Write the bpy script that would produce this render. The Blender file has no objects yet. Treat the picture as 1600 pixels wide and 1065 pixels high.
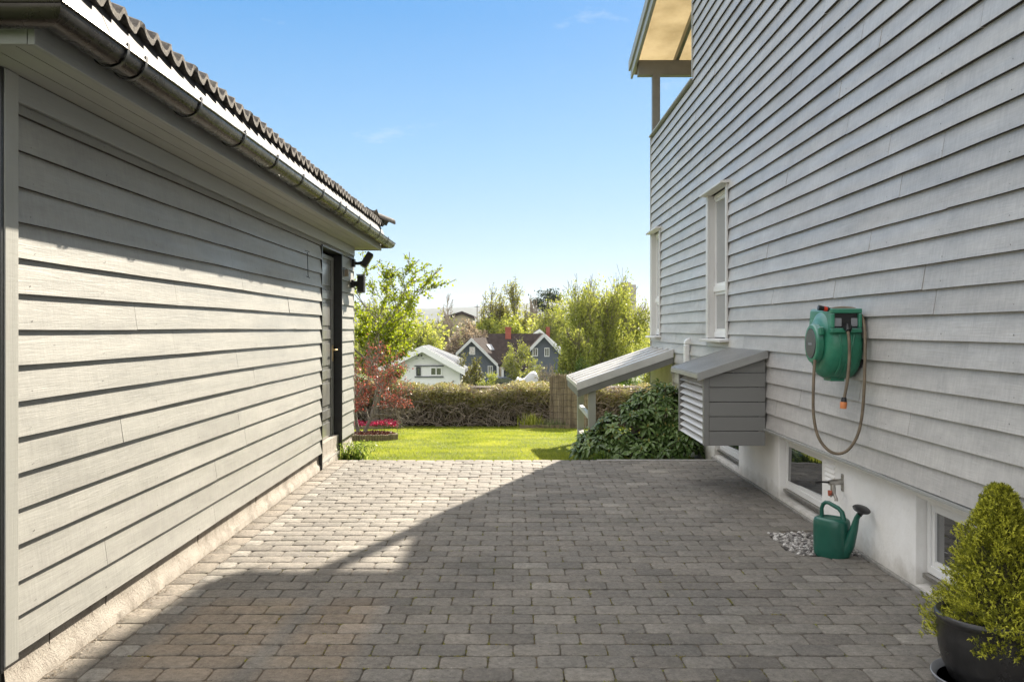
import bpy, bmesh, math, random
import numpy as np
from mathutils import Vector, Matrix, noise as mnoise

# ------------------------------------------------------------------ camera, sky, sun, exposure
SC = bpy.context.scene
COL = SC.collection
F, HX, HY, CH = 1380.0, 800.0, 513.0, 1.37        # focal length and vanishing point in photo pixels, eye height
cam = bpy.data.objects.new('camera', bpy.data.cameras.new('camera'))
COL.objects.link(cam)
cam.location = (0, 0, CH)
cam.rotation_euler = (math.radians(90), 0, 0)
cam.data.sensor_width = 36
cam.data.lens = 36 * F / 1600
cam.data.shift_y = -(532.5 - HY) / 1600
cam.data.clip_start = 0.05
cam.data.clip_end = 9000
SC.camera = cam

SUN = Vector((0.637, 1.60, 1.0)).normalized()       # towards the sun
EL = math.asin(SUN.z)
AZ = math.atan2(SUN.x, SUN.y)
world = bpy.data.worlds.new('World')
SC.world = world
world.use_nodes = True
wn, wl = world.node_tree.nodes, world.node_tree.links
wn.clear()
wo = wn.new('ShaderNodeOutputWorld'); wb = wn.new('ShaderNodeBackground')
sky = wn.new('ShaderNodeTexSky')
sky.sky_type = 'NISHITA'; sky.sun_disc = False
sky.sun_elevation = EL; sky.sun_rotation = AZ
sky.altitude = 100; sky.air_density = 1.0; sky.dust_density = 0.3; sky.ozone_density = 2.2
wb.inputs[1].default_value = 0.12
tc = wn.new('ShaderNodeTexCoord')
mp = wn.new('ShaderNodeMapping'); mp.inputs['Scale'].default_value = (3.0, 3.0, 9.0)
nz = wn.new('ShaderNodeTexNoise'); nz.inputs['Scale'].default_value = 2.3; nz.inputs['Detail'].default_value = 9; nz.inputs['Roughness'].default_value = 0.62
rp = wn.new('ShaderNodeValToRGB')
rp.color_ramp.elements[0].position = 0.64; rp.color_ramp.elements[0].color = (0, 0, 0, 1)
rp.color_ramp.elements[1].position = 0.80; rp.color_ramp.elements[1].color = (0.5, 0.5, 0.5, 1)
mx = wn.new('ShaderNodeMixRGB'); mx.inputs[2].default_value = (1.8, 2.0, 2.1, 1)
wl.new(tc.outputs['Generated'], mp.inputs[0]); wl.new(mp.outputs[0], nz.inputs[0]); wl.new(nz.outputs[0], rp.inputs[0])
sxyz = wn.new('ShaderNodeSeparateXYZ'); wl.new(tc.outputs['Generated'], sxyz.inputs[0])
air = wn.new('ShaderNodeValToRGB'); ae = air.color_ramp.elements
STOPS = [(0, (.8, .82, .75)), (.495, (1.2, 1.2, 1.1)), (.5, (.98, 1.27, 1.55)), (.53, (.86, 1.22, 1.56)), (.595, (.50, 1.02, 1.62)), (.67, (.16, .70, 1.52)),
         (.73, (.3, .9, 1.7)), (.80, (4.3, 4.25, 4.2)), (1, (5.4, 5.3, 5.2))]  # top stops: sky out of view, brightened to fill the shade
while len(ae) < len(STOPS): ae.new(.5)
for i_, (p_, c_) in enumerate(STOPS): ae[i_].position = p_; ae[i_].color = (*c_, 1)
mz = wn.new('ShaderNodeMath'); mz.operation = 'MULTIPLY_ADD'; mz.inputs[1].default_value = .5; mz.inputs[2].default_value = .5
wl.new(sxyz.outputs[2], mz.inputs[0]); wl.new(mz.outputs[0], air.inputs[0])
mk_ = wn.new('ShaderNodeMixRGB'); mk_.inputs[0].default_value = .93
back = wn.new('ShaderNodeMapRange'); back.inputs['From Min'].default_value = .1; back.inputs['From Max'].default_value = -.7
back.inputs['To Min'].default_value = 0.0; back.inputs['To Max'].default_value = 1.0; wl.new(sxyz.outputs[1], back.inputs['Value'])
mb_ = wn.new('ShaderNodeMixRGB'); mb_.inputs[2].default_value = (3.1, 3.0, 2.9, 1)  # sky behind the camera, whitened and brightened as unseen fill
wl.new(air.outputs[0], mb_.inputs[1]); wl.new(back.outputs[0], mb_.inputs[0])
wl.new(sky.outputs[0], mk_.inputs[1]); wl.new(mb_.outputs[0], mk_.inputs[2]); wl.new(mk_.outputs[0], mx.inputs[1]); wl.new(rp.outputs[0], mx.inputs[0])
wl.new(mx.outputs[0], wb.inputs[0]); wl.new(wb.outputs[0], wo.inputs[0])

sun = bpy.data.objects.new('sun', bpy.data.lights.new('sun', 'SUN'))
COL.objects.link(sun)
sun.data.energy = 3.7
sun.data.angle = math.radians(0.5)
sun.data.color = (1.0, 0.90, 0.75)
sun.rotation_euler = SUN.to_track_quat('Z', 'Y').to_euler()
SC.view_settings.view_transform = 'Standard'
SC.view_settings.look = 'None'
SC.view_settings.exposure = 2.0
SC.view_settings.gamma = 1
SC.render.film_transparent = False

R = random.Random(7)
NR = np.random.RandomState(11)


def P(x, y, Y):
    """photo pixel + distance -> point in the place"""
    return Vector(((x - HX) / F * Y, Y, CH - (y - HY) / F * Y))


# ------------------------------------------------------------------ materials
class NT:
    def __init__(s, name):
        s.m = bpy.data.materials.new(name); s.m.use_nodes = True
        s.t = s.m.node_tree; s.n = s.t.nodes; s.l = s.t.links
        s.b = s.n['Principled BSDF']; s.o = s.n['Material Output']
        s.tc = s.n.new('ShaderNodeTexCoord')
    def noise(s, scale, detail=4, rough=0.55, sc=(1, 1, 1), dist=0.0):
        m = s.n.new('ShaderNodeMapping'); m.inputs['Scale'].default_value = sc
        s.l.new(s.tc.outputs['Object'], m.inputs[0])
        t = s.n.new('ShaderNodeTexNoise'); t.inputs['Scale'].default_value = scale
        t.inputs['Detail'].default_value = detail; t.inputs['Roughness'].default_value = rough
        t.inputs['Distortion'].default_value = dist
        s.l.new(m.outputs[0], t.inputs[0]); return t.outputs[0]
    def voro(s, scale, feature='F1', sc=(1, 1, 1)):
        m = s.n.new('ShaderNodeMapping'); m.inputs['Scale'].default_value = sc
        s.l.new(s.tc.outputs['Object'], m.inputs[0])
        t = s.n.new('ShaderNodeTexVoronoi'); t.inputs['Scale'].default_value = scale; t.feature = feature
        s.l.new(m.outputs[0], t.inputs[0]); return t.outputs[0]
    def attr(s, name='v'):
        a = s.n.new('ShaderNodeAttribute'); a.attribute_name = name; return a.outputs['Fac']
    def ramp(s, f, stops):
        r = s.n.new('ShaderNodeValToRGB'); e = r.color_ramp.elements
        while len(e) < len(stops): e.new(0.5)
        for i, (p, c) in enumerate(stops):
            e[i].position = p; e[i].color = (*c, 1) if len(c) == 3 else c
        s.l.new(f, r.inputs[0]); return r.outputs[0]
    def mix(s, f, a, b, mode='MIX'):
        m = s.n.new('ShaderNodeMixRGB'); m.blend_type = mode
        for k, v in ((0, f), (1, a), (2, b)):
            if hasattr(v, 'links'): s.l.new(v, m.inputs[k])
            elif isinstance(v, (int, float)): m.inputs[k].default_value = v if k == 0 else (v, v, v, 1)
            else: m.inputs[k].default_value = (*v, 1)
        return m.outputs[0]
    def math(s, op, a, b=0.0):
        m = s.n.new('ShaderNodeMath'); m.operation = op
        for k, v in ((0, a), (1, b)):
            if hasattr(v, 'links'): s.l.new(v, m.inputs[k])
            else: m.inputs[k].default_value = v
        return m.outputs[0]
    def bump(s, h, dist=0.01, strength=1.0, prev=None):
        b = s.n.new('ShaderNodeBump'); b.inputs['Distance'].default_value = dist; b.inputs['Strength'].default_value = strength
        s.l.new(h, b.inputs['Height'])
        if prev: s.l.new(prev, b.inputs['Normal'])
        return b.outputs[0]
    def fin(s, col=None, rough=0.6, nrm=None, metal=0.0, spec=None):
        if col is not None:
            if hasattr(col, 'links'): s.l.new(col, s.b.inputs['Base Color'])
            else: s.b.inputs['Base Color'].default_value = (*col, 1)
        if hasattr(rough, 'links'): s.l.new(rough, s.b.inputs['Roughness'])
        else: s.b.inputs['Roughness'].default_value = rough
        s.b.inputs['Metallic'].default_value = metal
        if spec is not None: s.b.inputs['Specular IOR Level'].default_value = spec
        if nrm is not None: s.l.new(nrm, s.b.inputs['Normal'])
        return s.m


def simple(name, col, rough=0.6, metal=0.0, var=0.12, scale=6, bump=0.0, bscale=60, spec=None):
    t = NT(name)
    n = t.noise(scale, 5, 0.6)
    c = t.ramp(n, [(0.3, tuple(k * (1 - var) for k in col)), (0.7, tuple(min(1, k * (1 + var)) for k in col))])
    nr = t.bump(t.noise(bscale, 4, 0.6), bump) if bump else None
    return t.fin(c, rough, nr, metal, spec)


def leafmat(name, stops, trans=0.45, rough=0.5, tint=1.25):
    t = NT(name)
    c = t.ramp(t.attr(), stops)
    t.l.new(c, t.b.inputs['Base Color']); t.b.inputs['Roughness'].default_value = rough
    t.b.inputs['Specular IOR Level'].default_value = 0.3
    tr = t.n.new('ShaderNodeBsdfTranslucent')
    t.l.new(t.mix(1.0, c, (tint, tint, tint * 0.8), 'MULTIPLY'), tr.inputs[0])
    ms = t.n.new('ShaderNodeMixShader'); ms.inputs[0].default_value = trans
    t.l.new(t.b.outputs[0], ms.inputs[1]); t.l.new(tr.outputs[0], ms.inputs[2]); t.l.new(ms.outputs[0], t.o.inputs[0])
    return t.m


def paintwood(name, col, rough=0.5, grain=1.0, dirt=0.5, axis='y', streak=0.0):
    """painted rough-sawn board: grain along its length, per-board tone, stains"""
    t = NT(name)
    sc1 = {'y': (1, .045, 1), 'z': (1, 1, .045), 'x': (.045, 1, 1)}[axis]
    g = t.noise(150, 5, 0.65, sc1, 0.5)
    g2 = t.noise(38, 3, 0.6, sc1, 2.2)
    saw = t.noise(70, 2, 0.5, {'y': (1, 1, .12), 'z': (1, .12, 1), 'x': (1, 1, .12)}[axis])
    big = t.noise(2.1, 4, 0.6)
    v = t.attr()
    c = t.ramp(t.math('ADD', t.math('MULTIPLY', v, 0.55), t.math('MULTIPLY', big, 0.45)),
               [(0.2, tuple(k * (1 - .10 * dirt) for k in col)), (0.8, tuple(min(1, k * (1 + .09 * dirt)) for k in col))])
    c = t.mix(t.ramp(g, [(0.30, (.5 * dirt,) * 3), (0.46, (0, 0, 0))]), c, tuple(k * 0.62 for k in col))
    st = t.noise(9, 6, 0.7, sc1, 0.4)
    c = t.mix(t.ramp(st, [(0.60, (0, 0, 0)), (0.78, (.35 * dirt,) * 3)]), c, tuple(k * 0.72 for k in col))
    if streak:
        c = t.mix(1.0, c, t.ramp(t.noise(60, 4, .65, (1, 1, .10)), [(.3, (1 - .13 * streak,) * 3), (.7, (1 + .07 * streak,) * 3)]), 'MULTIPLY')
        c = t.mix(1.0, c, t.ramp(t.noise(3.5, 7, .75, (1, .5, 1.6)), [(.33, (1 - .22 * streak, 1 - .22 * streak, 1 - .21 * streak)), (.62, (1.05,) * 3)]), 'MULTIPLY')
        kn = t.ramp(t.voro(2.6, 'F1', (1, 1, 3.2)), [(.018, (.8, .8, .8)), (.035, (0, 0, 0))])
        c = t.mix(kn, c, tuple(k * .55 for k in col))
    n1 = t.bump(g, 0.0006 * grain)
    n2 = t.bump(saw, 0.0009 * grain, 1, n1)
    n3 = t.bump(g2, 0.0016 * grain, 1, n2)
    r = t.ramp(t.noise(14, 4, .6, sc1), [(0.3, (rough - .1,) * 3), (0.7, (rough + .12,) * 3)])
    return t.fin(c, r, n3)


M = {}
M['garage_paint'] = paintwood('garage_board_paint', (.34, .336, .308), .48, .7, .6, streak=.7)
M['house_paint'] = paintwood('house_board_paint', (.485, .468, .446), .42, .85, .65, streak=.9)
M['trim_z'] = paintwood('trim_paint_upright', (.36, .36, .33), .5, .6, .4, 'z')
M['trim_y'] = paintwood('trim_paint_long', (.31, .315, .30), .5, .6, .4, 'y')
M['soffit'] = paintwood('soffit_paint', (.36, .365, .335), .5, .35, .3, 'y')
M['casing'] = paintwood('casing_paint', (.62, .61, .59), .45, .35, .3, 'z')
M['dark_jamb'] = simple('black_jamb_paint', (.012, .013, .014), .35, 0, .3, 9)
M['grey_box'] = paintwood('cover_paint', (.205, .205, .198), .45, .25, .3, 'x')
M['white_pvc'] = simple('white_window_paint', (.78, .78, .77), .35, 0, .03, 4)
M['black_plastic'] = simple('black_plastic', (.013, .013, .014), .4, 0, .2, 20)
M['orange_plastic'] = simple('orange_plastic', (.60, .20, .06), .45, 0, .15, 20)
M['red_plastic'] = simple('red_plastic', (.65, .05, .02), .4, 0, .1, 20)
M['brass'] = simple('brass', (.72, .55, .30), .3, 1.0, .1, 30)
M['steel'] = simple('weathered_steel', (.42, .40, .37), .42, 1.0, .25, 40, .0006, 200)
M['bark'] = simple('bark', (.13, .105, .08), .9, 0, .4, 9, .01, 40)
M['bark_grey'] = simple('grey_bark', (.20, .175, .14), .9, 0, .35, 14, .01, 50)
M['bark_light'] = simple('pale_bark', (.30, .27, .22), .9, 0, .5, 5, .01, 30)
M['twig'] = simple('dry_twigs', (.31, .255, .21), .9, 0, .4, 5)


def mk_metal_gutter():
    t = NT('gutter_steel')
    n = t.noise(5, 5, .65, (1, .5, 1))
    c = t.ramp(n, [(0.3, (.036, .031, .027)), (0.7, (.055, .048, .043))])
    r = t.ramp(t.noise(11, 4, .6), [(0.3, (.20,) * 3), (0.7, (.34,) * 3)])
    return t.fin(c, r, t.bump(t.noise(2, 1, .5), .0006), .7)
M['gutter'] = mk_metal_gutter()
M['flashing'] = simple('flashing_metal', (.085, .085, .088), .65, 0, .15, 7, .0010, 30, .2)


def mk_tile():
    t = NT('concrete_roof_tile')
    n = t.noise(38, 7, .75)
    c = t.ramp(n, [(0.28, (.035, .030, .026)), (0.5, (.13, .115, .10)), (0.75, (.30, .27, .235))])
    li = t.ramp(t.noise(9, 5, .7), [(0.55, (0, 0, 0)), (.72, (.6, .6, .6))])
    c = t.mix(li, c, (.24, .22, .16))
    return t.fin(c, .9, t.bump(t.noise(120, 5, .7), .006))
M['tile'] = mk_tile()


def mk_plaster():
    t = NT('white_plaster')
    c = t.ramp(t.noise(2.4, 7, .65), [(0.3, (.80, .785, .75)), (0.6, (.90, .89, .87))])
    # splash dirt low on the wall
    sx = t.n.new('ShaderNodeSeparateXYZ'); t.l.new(t.tc.outputs['Object'], sx.inputs[0])
    low = t.math('ADD', sx.outputs[2], t.math('MULTIPLY', t.noise(7, 5, .7), .22))
    d = t.ramp(low, [(0.10, (.75,) * 3), (0.24, (0, 0, 0))])
    c = t.mix(d, c, (.36, .33, .28))
    st = t.ramp(t.noise(5, 6, .7, (1, 1, .25)), [(0.60, (0, 0, 0)), (.76, (.35,) * 3)])
    c = t.mix(st, c, (.66, .63, .58))
    n = t.bump(t.noise(14, 4, .6), .006)
    n = t.bump(t.noise(160, 4, .6), .0018, 1, n)
    return t.fin(c, .75, n)
M['plaster'] = mk_plaster()


def mk_concrete():
    t = NT('pale_foundation_concrete')
    c = t.ramp(t.noise(7, 7, .7), [(0.28, (.20, .17, .14)), (0.5, (.36, .325, .28)), (.8, (.46, .43, .38))])
    sp = t.ramp(t.noise(48, 6, .8), [(0.33, (.9,) * 3), (0.42, (0, 0, 0))])
    c = t.mix(sp, c, (.12, .10, .08))
    n = t.bump(t.noise(60, 6, .75), .009)
    return t.fin(c, .9, n)
M['concrete'] = mk_concrete()


def mk_paver():
    t = NT('weathered_concrete_pavers')
    v = t.attr()
    w = t.attr('w')
    base = t.ramp(v, [(0.0, (.165, .152, .138)), (0.35, (.235, .22, .20)), (0.7, (.29, .272, .246)), (1.0, (.39, .37, .34))])
    warm = t.mix(w, base, (.36, .265, .165))
    big = t.ramp(t.noise(1.7, 6, .7), [(0.3, (.70, .70, .69)), (0.7, (1.15, 1.12, 1.07))])
    c = t.mix(1.0, warm, big, 'MULTIPLY')
    med = t.ramp(t.noise(30, 7, .78), [(0.3, (.58,) * 3), (0.68, (1.25,) * 3)])
    c = t.mix(1.0, c, med, 'MULTIPLY')
    pit = t.ramp(t.noise(75, 6, .85), [(0.36, (.8,) * 3), (0.43, (0, 0, 0))])
    c = t.mix(pit, c, (.04, .037, .033))
    wht = t.ramp(t.noise(80, 6, .9, (1.1, 1, 1)), [(0.59, (0, 0, 0)), (0.66, (.65,) * 3)])
    c = t.mix(wht, c, (.60, .58, .54))
    gr = t.ramp(t.noise(3.1, 5, .7), [(0.55, (0, 0, 0)), (.75, (.32,) * 3)])
    c = t.mix(gr, c, (.12, .125, .075))
    n = t.bump(t.noise(75, 8, .85), .011)
    n = t.bump(t.noise(22, 4, .6), .006, 1, n)
    return t.fin(c, .85, n)
M['paver'] = mk_paver()


def mk_joint():
    t = NT('joint_sand')
    c = t.ramp(t.noise(60, 6, .7), [(0.3, (.07, .058, .045)), (0.7, (.19, .16, .125))])
    mo = t.ramp(t.noise(2.6, 6, .75), [(0.52, (0, 0, 0)), (0.62, (1, 1, 1))])
    mc = t.ramp(t.noise(9, 4, .6), [(0.4, (.10, .115, .02)), (0.6, (.17, .085, .025))])
    c = t.mix(mo, c, mc)
    return t.fin(c, .95, t.bump(t.noise(200, 4, .7), .006))
M['joint'] = mk_joint()
M['moss'] = simple('joint_moss', (.13, .115, .022), .95, 0, .5, 7, .004, 300)


def mk_lawn():
    t = NT('lawn_turf')
    c = t.ramp(t.noise(1.4, 6, .7), [(0.25, (.09, .12, .016)), (0.55, (.17, .20, .025)), (.8, (.26, .28, .05))])
    f = t.ramp(t.noise(45, 5, .75), [(0.3, (.62,) * 3), (0.7, (1.2,) * 3)])
    c = t.mix(1.0, c, f, 'MULTIPLY')
    return t.fin(c, .9, t.bump(t.noise(60, 5, .75), .03), spec=.15)
M['lawn'] = mk_lawn()
M['terrain'] = simple('meadow_and_woods', (.075, .10, .03), .95, 0, .45, .05)


def mk_hill():
    t = NT('wooded_hills')
    c = t.ramp(t.noise(.006, 8, .7), [(0.35, (.015, .024, .022)), (0.55, (.03, .042, .034)), (.7, (.06, .07, .055))])
    return t.fin(c, .95)
M['hill'] = mk_hill()
M['mulch'] = simple('bark_mulch', (.16, .055, .028), .95, 0, .6, 40, .02, 90)
M['log_edge'] = simple('log_roll_edging', (.21, .17, .10), .85, 0, .4, 9, .003, 60)
M['soil'] = simple('garden_soil', (.06, .043, .03), .95, 0, .4, 20, .02, 60)


def mk_reed():
    t = NT('dried_reed')
    c = t.ramp(t.attr(), [(0, (.17, .13, .09)), (.6, (.36, .29, .20)), (1, (.54, .46, .35))])
    c = t.mix(1.0, c, t.ramp(t.noise(5, 5, .7), [(.3, (.65,) * 3), (.7, (1.15,) * 3)]), 'MULTIPLY')
    return t.fin(c, .8)
M['reed'] = mk_reed()


def mk_glass(name, col=(.012, .014, .016), spec=1.0, rough=.015):
    t = NT(name)
    t.b.inputs['IOR'].default_value = 2.3
    return t.fin(col, rough, t.bump(t.noise(1.2, 2, .5), .004), 0, spec)
M['glass'] = mk_glass('dark_window_glass')
M['pale_glass'] = mk_glass('pale_window_glass', (.30, .31, .31))  # even pale base colour for the panes of the tall windows
M['far_glass'] = mk_glass('far_window_glass', (.03, .035, .04), .6, .1)
M['skylight_glass'] = mk_glass('skylight_glass', (.5, .52, .55), 1, .15)


def mk_green(name, a, b, rough=.38):
    t = NT(name)
    c = t.ramp(t.noise(9, 6, .65), [(0.3, a), (0.7, b)])
    sx = t.n.new('ShaderNodeSeparateXYZ')
    g = t.n.new('ShaderNodeNewGeometry'); t.l.new(g.outputs['Normal'], sx.inputs[0])
    up = t.ramp(t.math('MULTIPLY', sx.outputs[2], t.noise(6, 4, .6)), [(0.08, (0, 0, 0)), (.42, (.75,) * 3)])
    c = t.mix(up, c, (.24, .36, .36))         # sun-bleached plastic on the upward faces
    return t.fin(c, rough, t.bump(t.noise(30, 3, .6), .0012))
M['reel_green'] = mk_green('bleached_green_plastic', (.018, .15, .085), (.04, .24, .15))
M['can_green'] = simple('green_plastic', (.013, .095, .068), .30, 0, .14, 5, .0008, 40)
M['hose'] = simple('rubber_hose', (.15, .115, .075), .55, 0, .3, 20)


def mk_pot():
    t = NT('dark_glazed_pot')
    c = t.ramp(t.noise(5, 6, .7, (1, 1, .25)), [(0.3, (.014, .014, .015)), (0.7, (.045, .042, .040))])
    r = t.ramp(t.noise(6, 5, .7), [(0.3, (.22,) * 3), (.7, (.45,) * 3)])
    return t.fin(c, r, t.bump(t.noise(25, 4, .6), .0015))
M['pot'] = mk_pot()
M['saucer'] = simple('grey_saucer', (.25, .26, .28), .5, 0, .1, 8)


def mk_corr(name, col):
    t = NT(name)
    c = t.ramp(t.noise(3, 6, .7), [(0.3, tuple(k * .8 for k in col)), (0.7, tuple(min(1, k * 1.1) for k in col))])
    return t.fin(c, .32, t.bump(t.noise(40, 3, .6), .0006), .35)
M['sheet_light'] = mk_corr('light_roof_sheet', (.66, .65, .63))
M['sheet_grey'] = mk_corr('grey_roof_sheet', (.36, .36, .35))


def mk_ply():
    t = NT('tan_translucent_roof_sheet')
    c = t.ramp(t.noise(1.6, 6, .6), [(0.35, (.34, .31, .26)), (0.65, (.52, .49, .43))])
    t.l.new(c, t.b.inputs['Base Color']); t.b.inputs['Roughness'].default_value = .35
    tr = t.n.new('ShaderNodeBsdfTranslucent'); t.l.new(c, tr.inputs[0])
    ms = t.n.new('ShaderNodeMixShader'); ms.inputs[0].default_value = .6
    t.l.new(t.b.outputs[0], ms.inputs[1]); t.l.new(tr.outputs[0], ms.inputs[2])
    cl = t.n.new('ShaderNodeBsdfTransparent'); cl.inputs[0].default_value = (1, .78, .42, 1)      # amber sheet lets some light straight through
    m2 = t.n.new('ShaderNodeMixShader'); m2.inputs[0].default_value = .30
    t.l.new(ms.outputs[0], m2.inputs[1]); t.l.new(cl.outputs[0], m2.inputs[2]); t.l.new(m2.outputs[0], t.o.inputs[0])
    return t.m
M['roof_panel'] = mk_ply()
M['beam'] = simple('balcony_beam_paint', (.17, .17, .155), .5, 0, .12, 6)
M['basement_yellow'] = simple('cream_basement_wall', (.58, .56, .51), .8, 0, .1, 5, .002, 60)
M['kerb'] = simple('kerb_concrete', (.27, .26, .24), .9, 0, .25, 20, .003, 150)
M['lap_shade'] = simple('board_lap_shade', (.045, .038, .03), .95, 0, .3, 20)  # board undersides: the shade below each lap, put into the colour
M['nail'] = simple('nail_dimple', (.16, .15, .14), .7)
# far buildings
M['fh_white'] = simple('white_house_paint', (.88, .88, .89), .6, 0, .03, .6)
M['fh_blue'] = simple('slate_house_paint', (.085, .10, .13), .7, 0, .1, .5)
M['fh_trim'] = simple('pale_trim_paint', (.55, .56, .58), .6, 0, .05, 1)
M['fh_roof'] = simple('brown_tile_roof', (.050, .038, .034), .95, 0, .3, 2.2, spec=.1)
M['fh_roofgrey'] = simple('grey_roof_felt', (.13, .14, .155), .9, 0, .1, 1, spec=.1)
M['brick'] = simple('red_chimney_brick', (.33, .09, .06), .85, 0, .2, 5)
M['fh_tan'] = simple('tan_render', (.40, .34, .25), .8, 0, .1, .2)
M['fh_dark'] = simple('dark_roof', (.03, .033, .04), .6, 0, .2, 1)
M['tarp'] = simple('white_tarpaulin', (.50, .50, .50), .45, 0, .08, 2, .05, 3)
M['car_paint'] = simple('dark_car_paint', (.03, .04, .06), .25, .3, .05, 3)


# leaves
M['lf_tree'] = leafmat('spring_leaf', [(0, (.08, .12, .006)), (.5, (.21, .26, .012)), (1, (.38, .40, .03))], .55)
M['lf_birch'] = leafmat('birch_leaf', [(0, (.12, .145, .02)), (.5, (.25, .275, .05)), (1, (.42, .42, .11))], .5)
M['lf_bright'] = leafmat('bright_leaf', [(0, (.13, .165, .02)), (.5, (.27, .295, .045)), (1, (.42, .42, .10))], .5)
M['lf_olive'] = leafmat('olive_leaf', [(0, (.08, .095, .02)), (.5, (.17, .17, .035)), (1, (.27, .25, .07))], .45)
M['lf_poplar'] = leafmat('poplar_leaf', [(0, (.15, .15, .03)), (.5, (.27, .27, .05)), (1, (.40, .38, .09))], .5)
M['lf_mid'] = leafmat('mid_green_leaf', [(0, (.035, .07, .012)), (.5, (.08, .13, .02)), (1, (.15, .20, .035))], .4)
M['lf_conifer'] = leafmat('pine_needles', [(0, (.012, .025, .012)), (.5, (.025, .045, .02)), (1, (.05, .07, .03))], .15)
M['lf_blossom'] = leafmat('blossom', [(0, (.22, .16, .10)), (.5, (.42, .32, .24)), (1, (.62, .54, .46))], .4, tint=1.1)
M['lf_maple'] = leafmat('red_maple_leaf', [(0, (.13, .03, .03)), (.5, (.27, .065, .06)), (1, (.38, .17, .12))], .45, tint=1.25)
M['lf_rhodo'] = leafmat('rhododendron_leaf', [(0, (.045, .08, .022)), (.5, (.095, .155, .045)), (1, (.19, .27, .09))], .15, .24)
M['bud'] = simple('flower_bud', (.30, .27, .07), .6)
M['lf_spruce'] = leafmat('spruce_needles', [(0, (.11, .125, .016)), (.5, (.32, .33, .03)), (1, (.72, .70, .09))], .25)
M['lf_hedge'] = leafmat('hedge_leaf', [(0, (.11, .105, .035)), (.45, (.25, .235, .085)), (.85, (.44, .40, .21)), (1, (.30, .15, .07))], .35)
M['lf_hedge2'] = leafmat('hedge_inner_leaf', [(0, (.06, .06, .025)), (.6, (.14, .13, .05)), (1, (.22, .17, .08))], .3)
M['grass'] = leafmat('grass_blade', [(0, (.13, .17, .02)), (.5, (.25, .29, .035)), (1, (.40, .40, .08))], .5)
M['lf_pink'] = leafmat('pink_flower', [(0, (.35, .01, .05)), (.6, (.62, .03, .12)), (1, (.75, .20, .32))], .4, tint=1)
M['lf_weed'] = leafmat('weed_leaf', [(0, (.07, .12, .02)), (.5, (.17, .24, .04)), (1, (.38, .42, .12))], .5)
M['lf_laven'] = leafmat('grey_green_leaf', [(0, (.10, .12, .05)), (1, (.28, .30, .16))], .4)


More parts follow.
